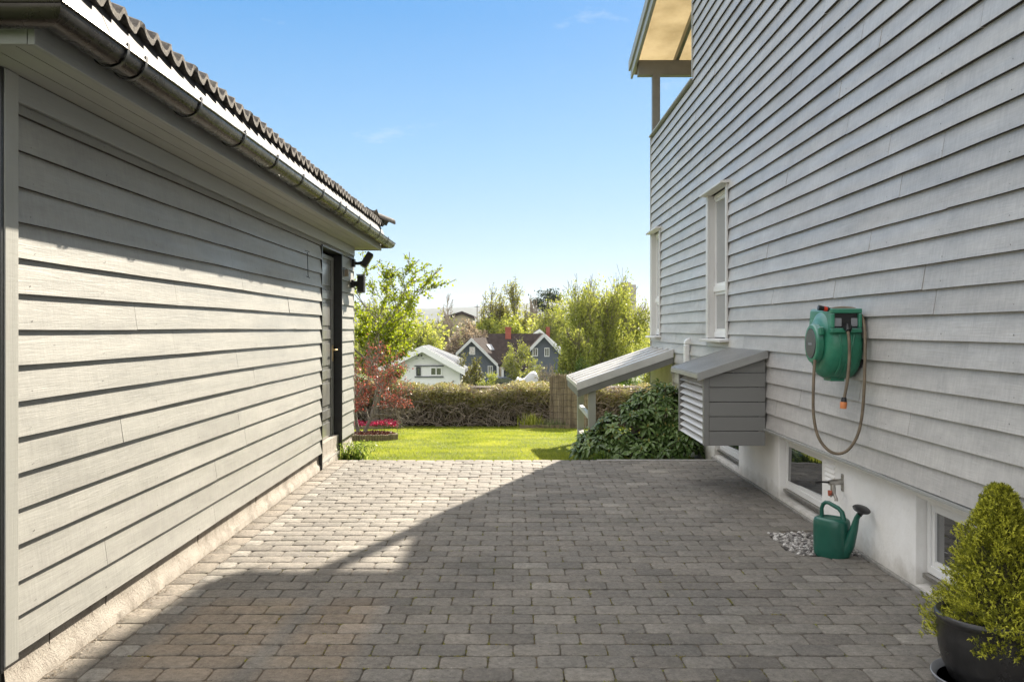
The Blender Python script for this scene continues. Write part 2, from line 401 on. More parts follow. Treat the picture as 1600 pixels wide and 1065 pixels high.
# ------------------------------------------------------------------ mesh builder
class MB:
    def __init__(s): s.v = []; s.f = []; s.a = []; s.w = []; s.mi = []; s.val = 0.5; s.wv = 0.0; s.m = 0
    def face(s, idx):
        s.f.append(idx); s.a.append(s.val); s.w.append(s.wv); s.mi.append(s.m)
    def add(s, verts, faces):
        o = len(s.v); s.v.extend([tuple(p) for p in verts])
        for f in faces: s.face([o + i for i in f])
    def box(s, x0, x1, y0, y1, z0, z1):
        s.add([(x0, y0, z0), (x1, y0, z0), (x1, y1, z0), (x0, y1, z0), (x0, y0, z1), (x1, y0, z1), (x1, y1, z1), (x0, y1, z1)],
              [(0, 3, 2, 1), (4, 5, 6, 7), (0, 1, 5, 4), (1, 2, 6, 5), (2, 3, 7, 6), (3, 0, 4, 7)])
    def hexa(s, p):   # 8 points in box order
        s.add(p, [(0, 3, 2, 1), (4, 5, 6, 7), (0, 1, 5, 4), (1, 2, 6, 5), (2, 3, 7, 6), (3, 0, 4, 7)])
    def prism(s, poly, axis, a0, a1):
        """poly: 2D points, extruded along axis ('x','y','z')"""
        def pt(u, w, a):
            return {'x': (a, u, w), 'y': (u, a, w), 'z': (u, w, a)}[axis]
        n = len(poly)
        s.add([pt(u, w, a0) for u, w in poly] + [pt(u, w, a1) for u, w in poly],
              [tuple(range(n))[::-1], tuple(range(n, 2 * n))] + [(i, (i + 1) % n, n + (i + 1) % n, n + i) for i in range(n)])
    def tube(s, pts, rad, seg=8, cap=True, flat=1.0):
        pts = [Vector(p) for p in pts]; n = len(pts)
        if not hasattr(rad, '__len__'): rad = [rad] * n
        o = len(s.v); up = None
        for i, p in enumerate(pts):
            d = (pts[min(i + 1, n - 1)] - pts[max(i - 1, 0)])
            d = d.normalized() if d.length > 1e-9 else Vector((0, 0, 1))
            if up is None:
                up = d.orthogonal().normalized()
            else:
                up = (up - d * up.dot(d)); up = up.normalized() if up.length > 1e-6 else d.orthogonal().normalized()
            sd = d.cross(up)
            for k in range(seg):
                a = 2 * math.pi * k / seg
                s.v.append(tuple(p + (up * math.cos(a) + sd * math.sin(a) * flat) * rad[i]))
        for i in range(n - 1):
            for k in range(seg):
                a, b = o + i * seg + k, o + i * seg + (k + 1) % seg
                s.face([a, b, b + seg, a + seg])
        if cap:
            s.face([o + k for k in range(seg)][::-1]); s.face([o + (n - 1) * seg + k for k in range(seg)])
    def lathe(s, prof, c=(0, 0, 0), seg=32, axis='z', a0=0.0, a1=2 * math.pi):
        """prof: (radius, height)"""
        o = len(s.v); full = abs(a1 - a0 - 2 * math.pi) < 1e-6
        cnt = seg if full else seg + 1
        for r, h in prof:
            for k in range(cnt):
                a = a0 + (a1 - a0) * k / seg
                u, w = r * math.cos(a), r * math.sin(a)
                q = {'z': (u, w, h), 'x': (h, u, w), 'y': (w, h, u)}[axis]
                s.v.append((c[0] + q[0], c[1] + q[1], c[2] + q[2]))
        for i in range(len(prof) - 1):
            for k in range(seg):
                k2 = (k + 1) % cnt
                s.face([o + i * cnt + k, o + i * cnt + k2, o + (i + 1) * cnt + k2, o + (i + 1) * cnt + k])
        if full:
            if prof[0][0] > 1e-4: s.face([o + k for k in range(cnt)][::-1])
            if prof[-1][0] > 1e-4: s.face([o + (len(prof) - 1) * cnt + k for k in range(cnt)])
    def build(s, name, mats, parent=None, smooth=False, bevel=0.0, loc=None, fix=True, angle=40):
        me = bpy.data.meshes.new(name)
        v = s.v
        if loc is not None: v = [(a - loc[0], b - loc[1], c - loc[2]) for a, b, c in v]
        me.from_pydata(v, [], s.f)
        for nm, arr in (('v', s.a), ('w', s.w)):
            at = me.attributes.new(nm, 'FLOAT', 'FACE'); at.data.foreach_set('value', arr)
        if not isinstance(mats, (list, tuple)): mats = [mats]
        for m in mats: me.materials.append(M[m] if isinstance(m, str) else m)
        me.polygons.foreach_set('material_index', s.mi)
        me.validate()
        if fix:
            b = bmesh.new(); b.from_mesh(me); bmesh.ops.recalc_face_normals(b, faces=b.faces); b.to_mesh(me); b.free()
        if smooth:
            me.polygons.foreach_set('use_smooth', [True] * len(me.polygons))
            try: me.set_sharp_from_angle(angle=math.radians(angle))
            except Exception: pass
        ob = bpy.data.objects.new(name, me); COL.objects.link(ob)
        if loc is not None and parent is None: ob.location = loc
        if parent: ob.parent = parent; ob.location = -Vector(parent_world(parent)) if loc is None else Vector(loc) - parent_world(parent)
        if bevel:
            bv = ob.modifiers.new('bevel', 'BEVEL'); bv.width = bevel; bv.segments = 2; bv.limit_method = 'ANGLE'; bv.angle_limit = math.radians(35)
        return ob


def parent_world(o):
    w = Vector(o.location)
    while o.parent: o = o.parent; w += Vector(o.location)
    return w


def tag(o, label=None, cat=None, group=None, kind=None):
    if label: o['label'] = label
    if cat: o['category'] = cat
    if group: o['group'] = group
    if kind: o['kind'] = kind
    return o


def thing(name, loc, label, cat, group=None):
    o = bpy.data.objects.new(name, None); COL.objects.link(o); o.location = loc; o.empty_display_size = .1
    return tag(o, label, cat, group)


def structure(o, label):
    return tag(o, label, None, None, 'structure')


def quads(name, V, n, mat, parent=None, vals=None, smooth=False, mats=None, midx=None):
    """V: (faces*n,3) array, each n vertices one face; fast"""
    V = np.asarray(V, dtype=np.float32).reshape(-1, 3)
    if parent is not None: V = V - np.array(parent_world(parent), dtype=np.float32)
    nf = len(V) // n
    me = bpy.data.meshes.new(name)
    me.vertices.add(len(V)); me.vertices.foreach_set('co', V.ravel())
    me.loops.add(len(V)); me.loops.foreach_set('vertex_index', np.arange(len(V), dtype=np.int32))
    me.polygons.add(nf); me.polygons.foreach_set('loop_start', np.arange(0, nf * n, n, dtype=np.int32))
    me.update(calc_edges=True)
    if vals is None: vals = NR.rand(nf)
    at = me.attributes.new('v', 'FLOAT', 'FACE'); at.data.foreach_set('value', np.clip(np.asarray(vals, dtype=np.float32), 0, 1))
    me.materials.append(M[mat])
    ob = bpy.data.objects.new(name, me); COL.objects.link(ob)
    if parent is not None: ob.parent = parent
    return ob


def leaf_quads(C, size, aspect=.55, up=0.0, rs=NR, droop=None):
    """diamond leaves at centres C, random orientation; up>0 biases normals to +z"""
    n = len(C)
    d = rs.normal(size=(n, 3));
    if droop is not None: d[:, 2] -= droop
    d /= np.linalg.norm(d, axis=1)[:, None]
    nr = rs.normal(size=(n, 3)); nr[:, 2] += up
    sd = np.cross(d, nr); sd /= (np.linalg.norm(sd, axis=1)[:, None] + 1e-9)
    sz = (size * (0.6 + 0.8 * rs.rand(n)))[:, None] if not hasattr(size, 'shape') else size[:, None]
    a = C - d * sz * .5; b = C + sd * sz * .5 * aspect; c = C + d * sz * .5; e = C - sd * sz * .5 * aspect
    return np.stack([a, b, c, e], axis=1).reshape(-1, 3)


# ------------------------------------------------------------------ board cladding
def cladding(mb, X, side, y0, y1, z0, pitch, rows, holes, proud=.018, seed=1, topz=None, trim=None, jl=(2.2, 4.2)):
    """lapped boards on a plane x=X facing `side` (+1/-1), running along y. holes: (ya,yb,za,zb)"""
    rr = random.Random(seed)
    for k in range(rows):
        zb = z0 + pitch * k; zt = zb + pitch + .012
        if topz: zt = min(zt, topz)
        if zb >= zt - .01: continue
        # butt joints
        cuts = [y0]; y = y0 + rr.uniform(.6, 3.2)
        while y < y1 - .4: cuts.append(y); y += rr.uniform(*jl)
        cuts.append(y1)
        for a, b in zip(cuts[:-1], cuts[1:]):
            mb.val = rr.random()
            dz = rr.uniform(-.0015, .0015); dx = rr.uniform(-.001, .0015)
            segs = [(a + .0016, b - .0016, zb, zt)]
            for (ha, hb, hz0, hz1) in holes:
                new = []
                for (sa, sb, sz0, sz1) in segs:
                    if hb <= sa or ha >= sb or hz1 <= sz0 or hz0 >= sz1: new.append((sa, sb, sz0, sz1)); continue
                    if ha > sa: new.append((sa, ha, sz0, sz1))
                    if hb < sb: new.append((hb, sb, sz0, sz1))
                    m0, m1 = max(sa, ha), min(sb, hb)
                    if hz0 > sz0 + .004: new.append((m0, m1, sz0, hz0))
                    if hz1 < sz1 - .016: new.append((m0, m1, hz1, sz1))
                segs = new
            for (sa, sb, sz0, sz1) in segs:
                if sb - sa < .01: continue
                n = max(1, int((sb - sa) / .35)); ph = rr.uniform(0, 9)
                def prof(y):
                    w = .0014 * math.sin(y * 2.3 + ph) + .0008 * math.sin(y * 7 + ph * 3)
                    def xo(z): return (proud + dx) * (1 - (z - zb) / (zt - zb)) + .0035 + w * .6
                    return [(X + side * (-.012), y, sz0 + dz + w), (X + side * xo(sz0), y, sz0 + dz + w),
                            (X + side * xo(sz1), y, sz1), (X + side * (-.012), y, sz1)]
                ring = []
                for i in range(n + 1): ring += prof(sa + (sb - sa) * i / n)
                fs = []; lap_faces = []
                for i in range(n):
                    o = 4 * i
                    lap_faces.append((o, o + 4, o + 5, o + 1)); fs += [(o + 1, o + 5, o + 6, o + 2), (o + 2, o + 6, o + 7, o + 3)]
                fs += [(0, 1, 2, 3), (4 * n + 3, 4 * n + 2, 4 * n + 1, 4 * n)]
                mb.add(ring, fs)
                mb.m = 2; mb.add(ring, lap_faces); mb.m = 0
        # nail dimples
        mb.m = 1
        y = y0 + .12 + (k % 2) * .0
        while y < y1 - .05:
            yy = y + rr.uniform(-.02, .02); zz = zb + rr.uniform(.022, .04)
            ok = all(not (ha - .02 < yy < hb + .02 and hz0 - .02 < zz < hz1 + .02) for ha, hb, hz0, hz1 in holes) and zz < zt - .02
            if ok and rr.random() < .85:
                r = rr.uniform(.0022, .0042)
                xx = X + side * (proud * (1 - (zz - zb) / (zt - zb)) + .0035 + .0024)
                mb.add([(xx, yy + r * math.cos(t), zz + r * math.sin(t)) for t in [j * math.pi / 3 for j in range(6)]], [tuple(range(6))])
            y += .6
        mb.m = 0
    mb.val = .5


# ================================================================== GARAGE
GX, GY0, GY1 = -1.875, 3.30, 10.40
DOOR = (8.63, 9.60, .03, 2.17)
SOF = 2.32
garage = thing('garage', (GX, GY0, 0), 'low grey clapboard garage with tiled roof, steel gutter and a narrow black door', 'garage')
mb = MB()
cladding(mb, GX, 1, GY0 + .0, GY1 - .02, .155, .1345, 17, [(DOOR[0] - .01, DOOR[1] + .012, -.1, DOOR[3] + .02)], proud=.020, seed=5, topz=SOF - .10)
mb.build('wall', ['garage_paint', 'nail', 'lap_shade'], garage)
mb = MB()   # solid core behind the boards, with the door recess left open
mb.box(GX - 3.2, GX - .014, GY0 + .01, DOOR[0] - .012, .02, SOF)
mb.box(GX - 3.2, GX - .014, DOOR[1] + .014, GY1 - .03, .02, SOF)
mb.box(GX - 3.2, GX - .16, DOOR[0] - .012, DOOR[1] + .014, .02, SOF)
mb.box(GX - .16, GX - .014, DOOR[0] - .012, DOOR[1] + .014, DOOR[3] + .025, SOF)
mb.build('wall_core', 'dark_jamb', garage)
mb = MB()
mb.box(GX + .004, GX + .030, GY0 - .085, GY0 + .004, .135, SOF - .002)
mb.build('corner_board', 'trim_z', garage, bevel=.003)
mb = MB(); mb.box(GX - 3.0, GX + .026, GY0 - .105, GY0 - .087, .12, SOF - .002); mb.box(GX - 3.0, GX + .003, GY0 - .086, GY0 + .008, .12, SOF - .002); mb.build('front_panel', 'dark_jamb', garage)
mb = MB(); mb.box(GX - .012, GX + .016, GY1 - .022, GY1 + .004, .12, SOF - .1); mb.build('corner_board', 'trim_z', garage, bevel=.002)
mb = MB(); mb.box(GX - .012, GX + .024, GY0 + .006, GY1 + .004, SOF - .099, SOF - .002); mb.build('frieze_board', 'trim_y', garage, bevel=.003)
# foundation with a broken lower lip
mb = MB()
ys = np.arange(GY0 - .02, GY1 + .03, .05)
rr = random.Random(3)
prof = []
for y in ys:
    n1 = mnoise.noise(Vector((y * 4, 1.2, 0))) * .010; n2 = mnoise.noise(Vector((y * 9, 7.2, 0))) * .012
    prof.append([(GX - .10, y, .22), (GX - .010, y, .22), (GX - .012, y, .10), (GX - .006 + n1 * .3, y, .055 + n2), (GX + .012 + n1, y, .035 + n2), (GX + .020 + n1 + n2, y, -.03)])
o = len(mb.v)
for p in prof: mb.v.extend(p)
for i in range(len(prof) - 1):
    for k in range(5):
        a = i * 6 + k; mb.face([a, a + 1, a + 7, a + 6])
mb.box(GX - 3.0, GX - .04, GY0 - .015, GY1 + .02, -.4, .10)
mb.build('foundation', 'concrete', garage, smooth=True)
mb = MB()
for y in (3.60, 4.10, 5.3, 6.5):
    mb.tube([(GX - .0100, y, .16), (GX - .0105, y + .002, .12), (GX - .0115, y, .07)], .0022, 4)
tag(mb.build('block_joints', 'soil', garage), kind='stuff')
# soffit
SX = -1.58
SY0, SY1 = 2.95, 10.66
mb = MB()
for i in range(3):
    a = GX + .022 + i * .091
    mb.val = .3 + .2 * i
    mb.box(a + .0025, a + .0885, SY0, SY1, SOF, SOF + .018)
mb.build('soffit', 'soffit', garage)
for (ya_, yb_) in ((SY0, GY0 + .02), (GY1 - .03, SY1)):
    mb = MB(); mb.box(GX - 2.9, GX + .022, ya_, yb_, SOF, SOF + .018); mb.build('soffit', 'soffit', garage)
mb = MB()
mb.box(SX - .022, SX + .002, SY0 - .03, SY1 + .02, SOF - .012, SOF + .15)
mb.build('fascia', 'trim_y', garage, bevel=.003)
mb = MB()
mb.box(SX - 3.4, SX - .024, SY0 - .03, SY0 - .006, SOF - .010, SOF + .15)
mb.build('fascia', 'trim_y', garage, bevel=.003)
mb = MB()
mb.box(SX - 3.4, SX - .024, SY1 - .003, SY1 + .02, SOF - .010, SOF + .15)
mb.build('fascia', 'trim_y', garage, bevel=.003)

# gutter: half round channel round three sides, with seams
GZ, GXC, GR = 2.405, -1.492, .0625
GYF, GYB = 2.862, 10.745
def half(center_fn, path, r, name, mat, thick=.0016, parent=garage):
    mb = MB(); n = len(path); K = 16
    for (px, py, nx, ny) in path:
        for k in range(K + 1):
            a = math.pi * k / K
            u = -math.cos(a); w = -math.sin(a)
            mb.v.append((px + nx * u * r, py + ny * u * r, GZ + w * r))
        for k in range(K, -1, -1):
            a = math.pi * k / K
            u = -math.cos(a); w = -math.sin(a)
            mb.v.append((px + nx * u * (r - thick), py + ny * u * (r - thick), GZ + w * (r - thick)))
    L = 2 * (K + 1)
    for i in range(n - 1):
        for k in range(L):
            a, b = i * L + k, i * L + (k + 1) % L
            mb.face([a, b, b + L, a + L])
    mb.face(list(range(L)))
    mb.face([(n - 1) * L + k for k in range(L)][::-1])
    return mb
q = math.sqrt(2)
path = [(-5.0, GYF, 0, -1), (GXC, GYF, 1, -1), (GXC, GYB, 1, 1), (-5.0, GYB, 0, 1)]
mb = half(None, path, GR, 'gutter', 'gutter')
gut = mb.build('gutter', 'gutter', garage, smooth=True, angle=50)
mb = MB()    # rolled outer bead
mb.tube([(-5, GYF - GR - .002, GZ + .002), (GXC + GR + .002, GYF - GR - .002, GZ + .002)], .006, 6)
mb.tube([(GXC + GR + .002, GYF - GR - .002, GZ + .002), (GXC + GR + .002, GYB + GR + .002, GZ + .002)], .006, 6)
mb.build('gutter_bead', 'gutter', gut, smooth=True)
def gutter_strap(y, w=.020, mat='black_plastic', name='gutter_bracket', r=GR + .004, parent=None):
    mb = MB(); K = 14
    for yy in (y - w / 2, y + w / 2):
        for rr_ in (r, r + .0035):
            for k in range(K + 1):
                a = math.pi * k / K
                mb.v.append((GXC - math.cos(a) * rr_, yy, GZ - math.sin(a) * rr_))
    n = K + 1
    for k in range(K):
        mb.face([n + k, n + k + 1, 3 * n + k + 1, 3 * n + k])
        mb.face([k, k + 1, n + k + 1, n + k]); mb.face([2 * n + k, 2 * n + k + 1, 3 * n + k + 1, 3 * n + k])
    mb.box(GXC + GR + .002, GXC + GR + .008, y - w / 2, y + w / 2, GZ - .002, GZ + .022)
    mb.box(GXC - .02 - GR, GXC + GR + .004, y - .004, y + .004, GZ + .012, GZ + .017)
    return mb.build(name, mat, parent or gut, smooth=True)
ystr = [3.28, 3.44, 4.05, 4.72, 5.38, 6.05, 6.70, 7.36, 7.62, 8.28, 8.92, 9.56, 10.2]
for y in ystr: gutter_strap(y)
# flashing between gutter and tiles
mb = MB()
fx0, fz0, fx1, fz1 = -1.512, 2.418, -1.600, 2.615
ys = np.linspace(GYF + .02, GYB - .05, 16)
for i in range(15):
    a, b = ys[i] + .001, ys[i + 1] + .012
    ex = .0015 * (i % 2)
    mb.val = .4
    mb.hexa([(fx0 + ex, a, fz0), (fx0 + ex + .002, a, fz0 - .001), (fx0 + ex + .002, b, fz0 - .001), (fx0 + ex, b, fz0),
             (fx1 + ex, a, fz1), (fx1 + ex + .002, a, fz1), (fx1 + ex + .002, b, fz1), (fx1 + ex, b, fz1)])
mb.hexa([(-4.8, GYF + .02, fz0), (fx0, GYF + .02, fz0), (fx0, GYF + .022, fz0), (-4.8, GYF + .022, fz0),
         (-4.8, GYF + .12, fz1), (fx1, GYF + .12, fz1), (fx1, GYF + .122, fz1), (-4.8, GYF + .122, fz1)])
mb.build('eave_flashing', 'flashing', garage)
# bent wire clips holding the flashing
for i, y in enumerate(ys[1:-1]):
    for dy, l in ((.0, .10), (.17, .05)):
        mb = MB(); mb.tube([(fx0 + .012, y + dy, fz0 - .005), (fx0 - .035, y + dy + .02, fz0 + .085), (fx0 - .045 - l * .2, y + dy + .06, fz0 + .10 + l * .3)], .0022, 4)
        mb.build('wire_clip', 'black_plastic', garage)
# tiled hip roof
PITCH = math.radians(24)
TY0, TY1, TX = GYF + .05, GYB - .02, -1.555
def wave(y):
    t = (y / .155) % 1.0
    return .023 * (math.cos(2 * math.pi * t) ** 1 if True else 0) + .006 * math.cos(4 * math.pi * t + .6)
mb = MB()
rows = 6
for r_ in range(rows):
    u0, u1 = r_ * .34, (r_ + 1) * .34 + .05
    ya, yb = TY0 + u0 * math.cos(PITCH), TY1 - u0 * math.cos(PITCH)
    if yb - ya < .4: break
    n = int((yb - ya) / .0155)
    o = len(mb.v)
    lift = .018
    for i in range(n + 1):
        y = ya + (yb - ya) * i / n
        tile_i = int(y / .31); jit = (((tile_i * 7919 + r_ * 104729) % 97) / 97 - .5) * .014
        w = wave(y) + mnoise.noise(Vector((y * 11, r_, 0))) * .003
        def pt(u, extra):
            return (TX + jit - u * math.cos(PITCH), y, 2.618 + u * math.sin(PITCH) + w + extra)
        for (u, e) in ((u0, lift - .026), (u0, lift), (u1, -.004), (u1, -.026)):
            mb.v.append(pt(u, e))
    for i in range(n):
        a = o + 4 * i
        for k in range(4):
            mb.face([a + k, a + (k + 1) % 4, a + 4 + (k + 1) % 4, a + 4 + k])
    mb.face([o, o + 1, o + 2, o + 3]); mb.face([o + 4 * n + 3, o + 4 * n + 2, o + 4 * n + 1, o + 4 * n])
# front and back slopes (facing -y / +y)
for yb_, sgn in ((TY0, 1), (TY1, -1)):
    for r_ in range(5):
        u0, u1 = r_ * .34, (r_ + 1) * .34 + .05
        xa, xb = TX - u0 * math.cos(PITCH) - .03, -5.2
        n = int((xa - xb) / .03); o = len(mb.v)
        for i in range(n + 1):
            x = xa + (xb - xa) * i / n; w = wave(x)
            for (u, e) in ((u0, -.008), (u0, .018), (u1, -.004), (u1, -.026)):
                mb.v.append((x, yb_ + sgn * u * math.cos(PITCH), 2.618 + u * math.sin(PITCH) + w + e))
        for i in range(n):
            a = o + 4 * i
            for k in range(4): mb.face([a + k, a + (k + 1) % 4, a + 4 + (k + 1) % 4, a + 4 + k])
roof = mb.build('roof', 'tile', garage, smooth=True, angle=35)
# hip ridge caps
for sgn, yb_ in ((-1, TY1), (1, TY0)):
    mb = MB()
    for i in range(6):
        u = i * .36 - (.06)
        c0 = Vector((TX - u * .91 + .02, yb_ + sgn * u * .91, 2.655 + u * math.tan(PITCH) * .91))
        c1 = Vector((TX - (u + .4) * .91, yb_ + sgn * (u + .4) * .91, 2.640 + (u + .4) * math.tan(PITCH) * .91))
        d = (c1 - c0).normalized(); s_ = Vector((-d.y, d.x, 0)).normalized(); up = s_.cross(d) if s_.cross(d).z > 0 else d.cross(s_)
        o = len(mb.v); K = 10
        for p, rad in ((c0, .098), (c1, .085)):
            for q_ in (rad, rad - .018):
                for k in range(K + 1):
                    a = math.pi * k / K
                    mb.v.append(tuple(p + s_ * math.cos(a) * q_ + up * math.sin(a) * q_ * .8))
        n = K + 1
        for k in range(K):
            mb.face([o + k, o + k + 1, o + 2 * n + k + 1, o + 2 * n + k]); mb.face([o + n + k, o + n + k + 1, o + 3 * n + k + 1, o + 3 * n + k])
            mb.face([o + k, o + k + 1, o + n + k + 1, o + n + k])
    mb.build('hip_ridge', 'tile', roof, smooth=True)
# upper solid so the roof closes
mb = MB()
mb.hexa([(-5, SY0 + .05, 2.45), (-1.66, SY0 + .05, 2.45), (-1.66, SY1 - .05, 2.45), (-5, SY1 - .05, 2.45),
         (-5, SY0 + 1.6, 3.05), (-3.1, SY0 + 1.6, 3.05), (-3.1, SY1 - 1.6, 3.05), (-5, SY1 - 1.6, 3.05)])
mb.build('roof_deck', 'dark_jamb', garage)

# side door
dy0, dy1, dz0, dz1 = DOOR
LX = GX - .062
door = MB()
door.box(LX - .045, LX - .008, dy0 + .03, dy1 - .03, dz0 + .03, dz1 - .03)
t_ = NT('dark_door_paint'); M['door'] = t_.fin(t_.ramp(t_.noise(12, 5, .6, (1, 1, .3)), [(.3, (.17, .17, .165)), (.7, (.24, .24, .23))]), .16, t_.bump(t_.noise(60, 3, .6, (1, .1, 1)), .0006))
dob = door.build('door', 'door', garage, bevel=.003)
mb = MB()  # stiles and rails standing proud
npan = 5; ph = (dz1 - dz0 - .06) / npan
mb.box(LX - .008, LX + .006, dy0 + .03, dy0 + .14, dz0 + .03, dz1 - .03)
mb.box(LX - .008, LX + .006, dy1 - .14, dy1 - .03, dz0 + .03, dz1 - .03)
for i in range(npan + 1):
    zc = dz0 + .03 + i * ph; a, b = zc - .05, zc + .05
    a, b = max(a, dz0 + .03), min(b, dz1 - .03)
    if i == 0: b = zc + .13
    mb.box(LX - .0075, LX + .0055, dy0 + .14, dy1 - .14, a, b)
mb.build('door_rail', 'door', dob, bevel=.006)
mb = MB()
for i in range(npan):
    z0_ = dz0 + .03 + i * ph + (.17 if i == 0 else .09); z1_ = dz0 + .03 + (i + 1) * ph - .09
    mb.box(LX - .0078, LX + .002, dy0 + .18, dy1 - .18, z0_, z1_)
mb.build('door_panel', 'door', dob, bevel=.012)
mb = MB()
mb.tube([(LX + .006, dy1 - .085, 1.14), (LX + .052, dy1 - .085, 1.14), (LX + .056, dy1 - .10, 1.14), (LX + .056, dy1 - .20, 1.142)], .009, 8)
mb.box(LX + .006, LX + .012, dy1 - .105, dy1 - .065, 1.02, 1.19)
mb.build('handle', 'brass', dob, smooth=True)
mb = MB()
mb.box(LX - .05, GX + .028, dy1 - .004, dy1 + .020, dz0 - .02, dz1 + .015)
mb.box(LX - .05, GX + .024, dy0 - .020, dy0 + .003, dz0 - .10, dz1 + .015)
mb.box(LX - .05, GX + .033, dy0 - .035, dy1 + .012, dz1 + .001, dz1 + .019)
mb.build('door_frame', 'dark_jamb', dob, bevel=.002)
mb = MB(); mb.box(LX - .05, GX + .012, dy0 + .004, dy1 - .005, dz0 - .05, dz0 + .022); mb.build('threshold', 'kerb', dob, bevel=.004)

# things fixed to the garage wall
def floodlight(name, y, z, tilt, label, plate):
    t = thing(name, (GX + .02, y, z), label, 'floodlight', 'black floodlights at the far end of the garage wall')
    mb = MB(); mb.box(GX + .018, GX + .05, y - .045, y + .045, z - .045, z + .045); mb.build('wall_plate', 'black_plastic', t, bevel=.004)
    mb = MB()
    if tilt:
        mb.tube([(GX + .04, y, z), (GX + .08, y + .02, z - .004), (GX + .15, y + .06, z + .01)], [.022, .018, .026], 10)
        mb.build('arm', 'black_plastic', t, smooth=True)
        c = Vector((GX + .165, y + .08, z + .035)); ax = Vector((.5, .15, .85)).normalized(); w = Vector((.85, .1, -.5)).normalized(); h = ax.cross(w).normalized()
        w = h.cross(ax)
        def hd(a, b, c2, d, e, f_, mat, nm):
            mb = MB(); mb.hexa([c + w * a + h * c2 + ax * e, c + w * b + h * c2 + ax * e, c + w * b + h * d + ax * e, c + w * a + h * d + ax * e,
                                c + w * a + h * c2 + ax * f_, c + w * b + h * c2 + ax * f_, c + w * b + h * d + ax * f_, c + w * a + h * d + ax * f_]); return mb.build(nm, mat, t, bevel=.006)
        hd(-.035, .04, -.07, .07, -.08, .10, 'black_plastic', 'lamp_head')
        hd(.041, .046, -.058, .058, -.068, .088, 'glass', 'lens')
    else:
        mb.box(GX + .05, GX + .10, y - .03, y + .03, z - .03, z + .03); mb.build('arm', 'black_plastic', t, bevel=.005)
        mb = MB(); mb.box(GX + .095, GX + .17, y - .08, y + .06, z - .095, z + .095); mb.build('lamp_head', 'black_plastic', t, bevel=.004)
        mb = MB(); mb.box(GX + .088, GX + .186, y - .086, y - .074, z + .096, z + .108); mb.box(GX + .088, GX + .186, y - .086, y - .074, z - .108, z - .096)
        mb.box(GX + .172, GX + .186, y - .086, y - .074, z - .096, z + .096)
        mb.build('rim', 'saucer', t, bevel=.001)
    return t
floodlight('floodlight', 10.27, 2.13, True, 'black floodlight tilted upward on its arm, the upper one at the far garage corner', 1)
floodlight('floodlight', 10.22, 1.885, False, 'black box floodlight with a pale rim hanging below the tilted one on the garage wall', 1)
t = thing('wall_sensor', (GX + .02, 9.78, 1.98), 'small beige box fixed beside the top of the black garage door', 'sensor')
mb = MB(); mb.box(GX + .012, GX + .07, 9.74, 9.80, 1.945, 2.02); mb.build('housing', simple('beige_plastic', (.30, .26, .20), .5), t, bevel=.006)
mb = MB(); mb.box(GX + .018, GX + .03, 9.725, 9.815, 1.94, 2.03); mb.build('back_plate', 'saucer', t, bevel=.003)
wk = MB()
a_ = P(476, 392, 7.94); b_ = P(477, 434, 7.94)
X_ = GX + .035
wk.tube([(X_ - .01, 7.90, a_.z), (X_ + .01, 7.98, a_.z - .004), (X_, 7.94, a_.z - .015), (X_ + .004, 7.95, b_.z + .03), (X_ + .012, 7.93, b_.z + .004), (X_ + .002, 7.90, b_.z + .012)], .003, 5)
wk.tube([(X_, 7.94, b_.z + .012), (X_ + .01, 7.99, b_.z)], .003, 5)
tag(wk.build('wire_hook', 'black_plastic', None, smooth=True), 'bent black wire hanging from a nail on the garage boards left of the door', 'wire')

# ================================================================== HOUSE
WX = 2.07          # board plane
PX = 2.13          # plaster plane
HY1 = 13.04
house = thing('house', (WX, HY1, 0), 'tall grey clapboard house with white plaster basement and covered balcony, right of the yard', 'house')
W1 = (8.38, 9.28, 1.26, 2.76); W2 = (12.20, 13.00, 1.26, 2.76)
BZ = .567; HP = .1245
holes = [(W1[0] - .0, W1[1], W1[2], W1[3]), (W2[0], W2[1], W2[2], W2[3])]
mb = MB()
nlow = int((4.16 - BZ) / HP) + 1
cladding(mb, WX, -1, -2.5, HY1, BZ, HP, nlow, holes, proud=.021, seed=11, topz=4.16, jl=(1.1, 3.4))
nfrom = nlow
cladding(mb, WX, -1, -2.5, 10.02, BZ + HP * (nlow), HP, int((6.28 - BZ - HP * nlow) / HP) + 1, [], proud=.021, seed=12, topz=6.29, jl=(1.1, 3.4))
# row joining both: fill between 4.16 and next course on the high part
cladding(mb, WX, -1, -2.5, 10.02, BZ + HP * (nlow - 1), HP, 1, [], proud=.0215, seed=13, jl=(2, 4))
mb.build('wall', ['house_paint', 'nail', 'lap_shade'], house)
mb = MB()
def core(y0, y1, z0, z1): mb.box(WX + .013, WX + 6, y0, y1, z0, z1)
core(-2.5, W1[0] - .001, BZ + .01, 4.15); core(W1[1] + .001, W2[0] - .001, BZ + .01, 4.15); core(W2[1] + .001, HY1 - .01, BZ + .01, 4.15)
for w in (W1, W2):
    mb.box(WX + .013, WX + 6, w[0], w[1], BZ + .01, w[2] - .001); mb.box(WX + .013, WX + 6, w[0], w[1], w[3] + .001, 4.15)
    mb.box(WX + .20, WX + 6, w[0], w[1], w[2] - .001, w[3] + .001)
mb.box(WX + .013, WX + 6, -2.5, 10.0, 4.151, 6.29)
mb.box(WX + .013, WX + .11, 10.0, HY1 - .02, 4.151, 4.19)
mb.build('wall_core', 'dark_jamb', house)
mb = MB(); mb.box(WX - .030, WX + .03, HY1 - .004, HY1 + .022, BZ - .0, 4.19); mb.build('corner_board', 'trim_z', house, bevel=.003)
mb = MB(); mb.box(WX - .030, WX + .10, 10.02, 10.045, 4.22, 5.90); mb.build('corner_board', 'trim_z', house, bevel=.003)
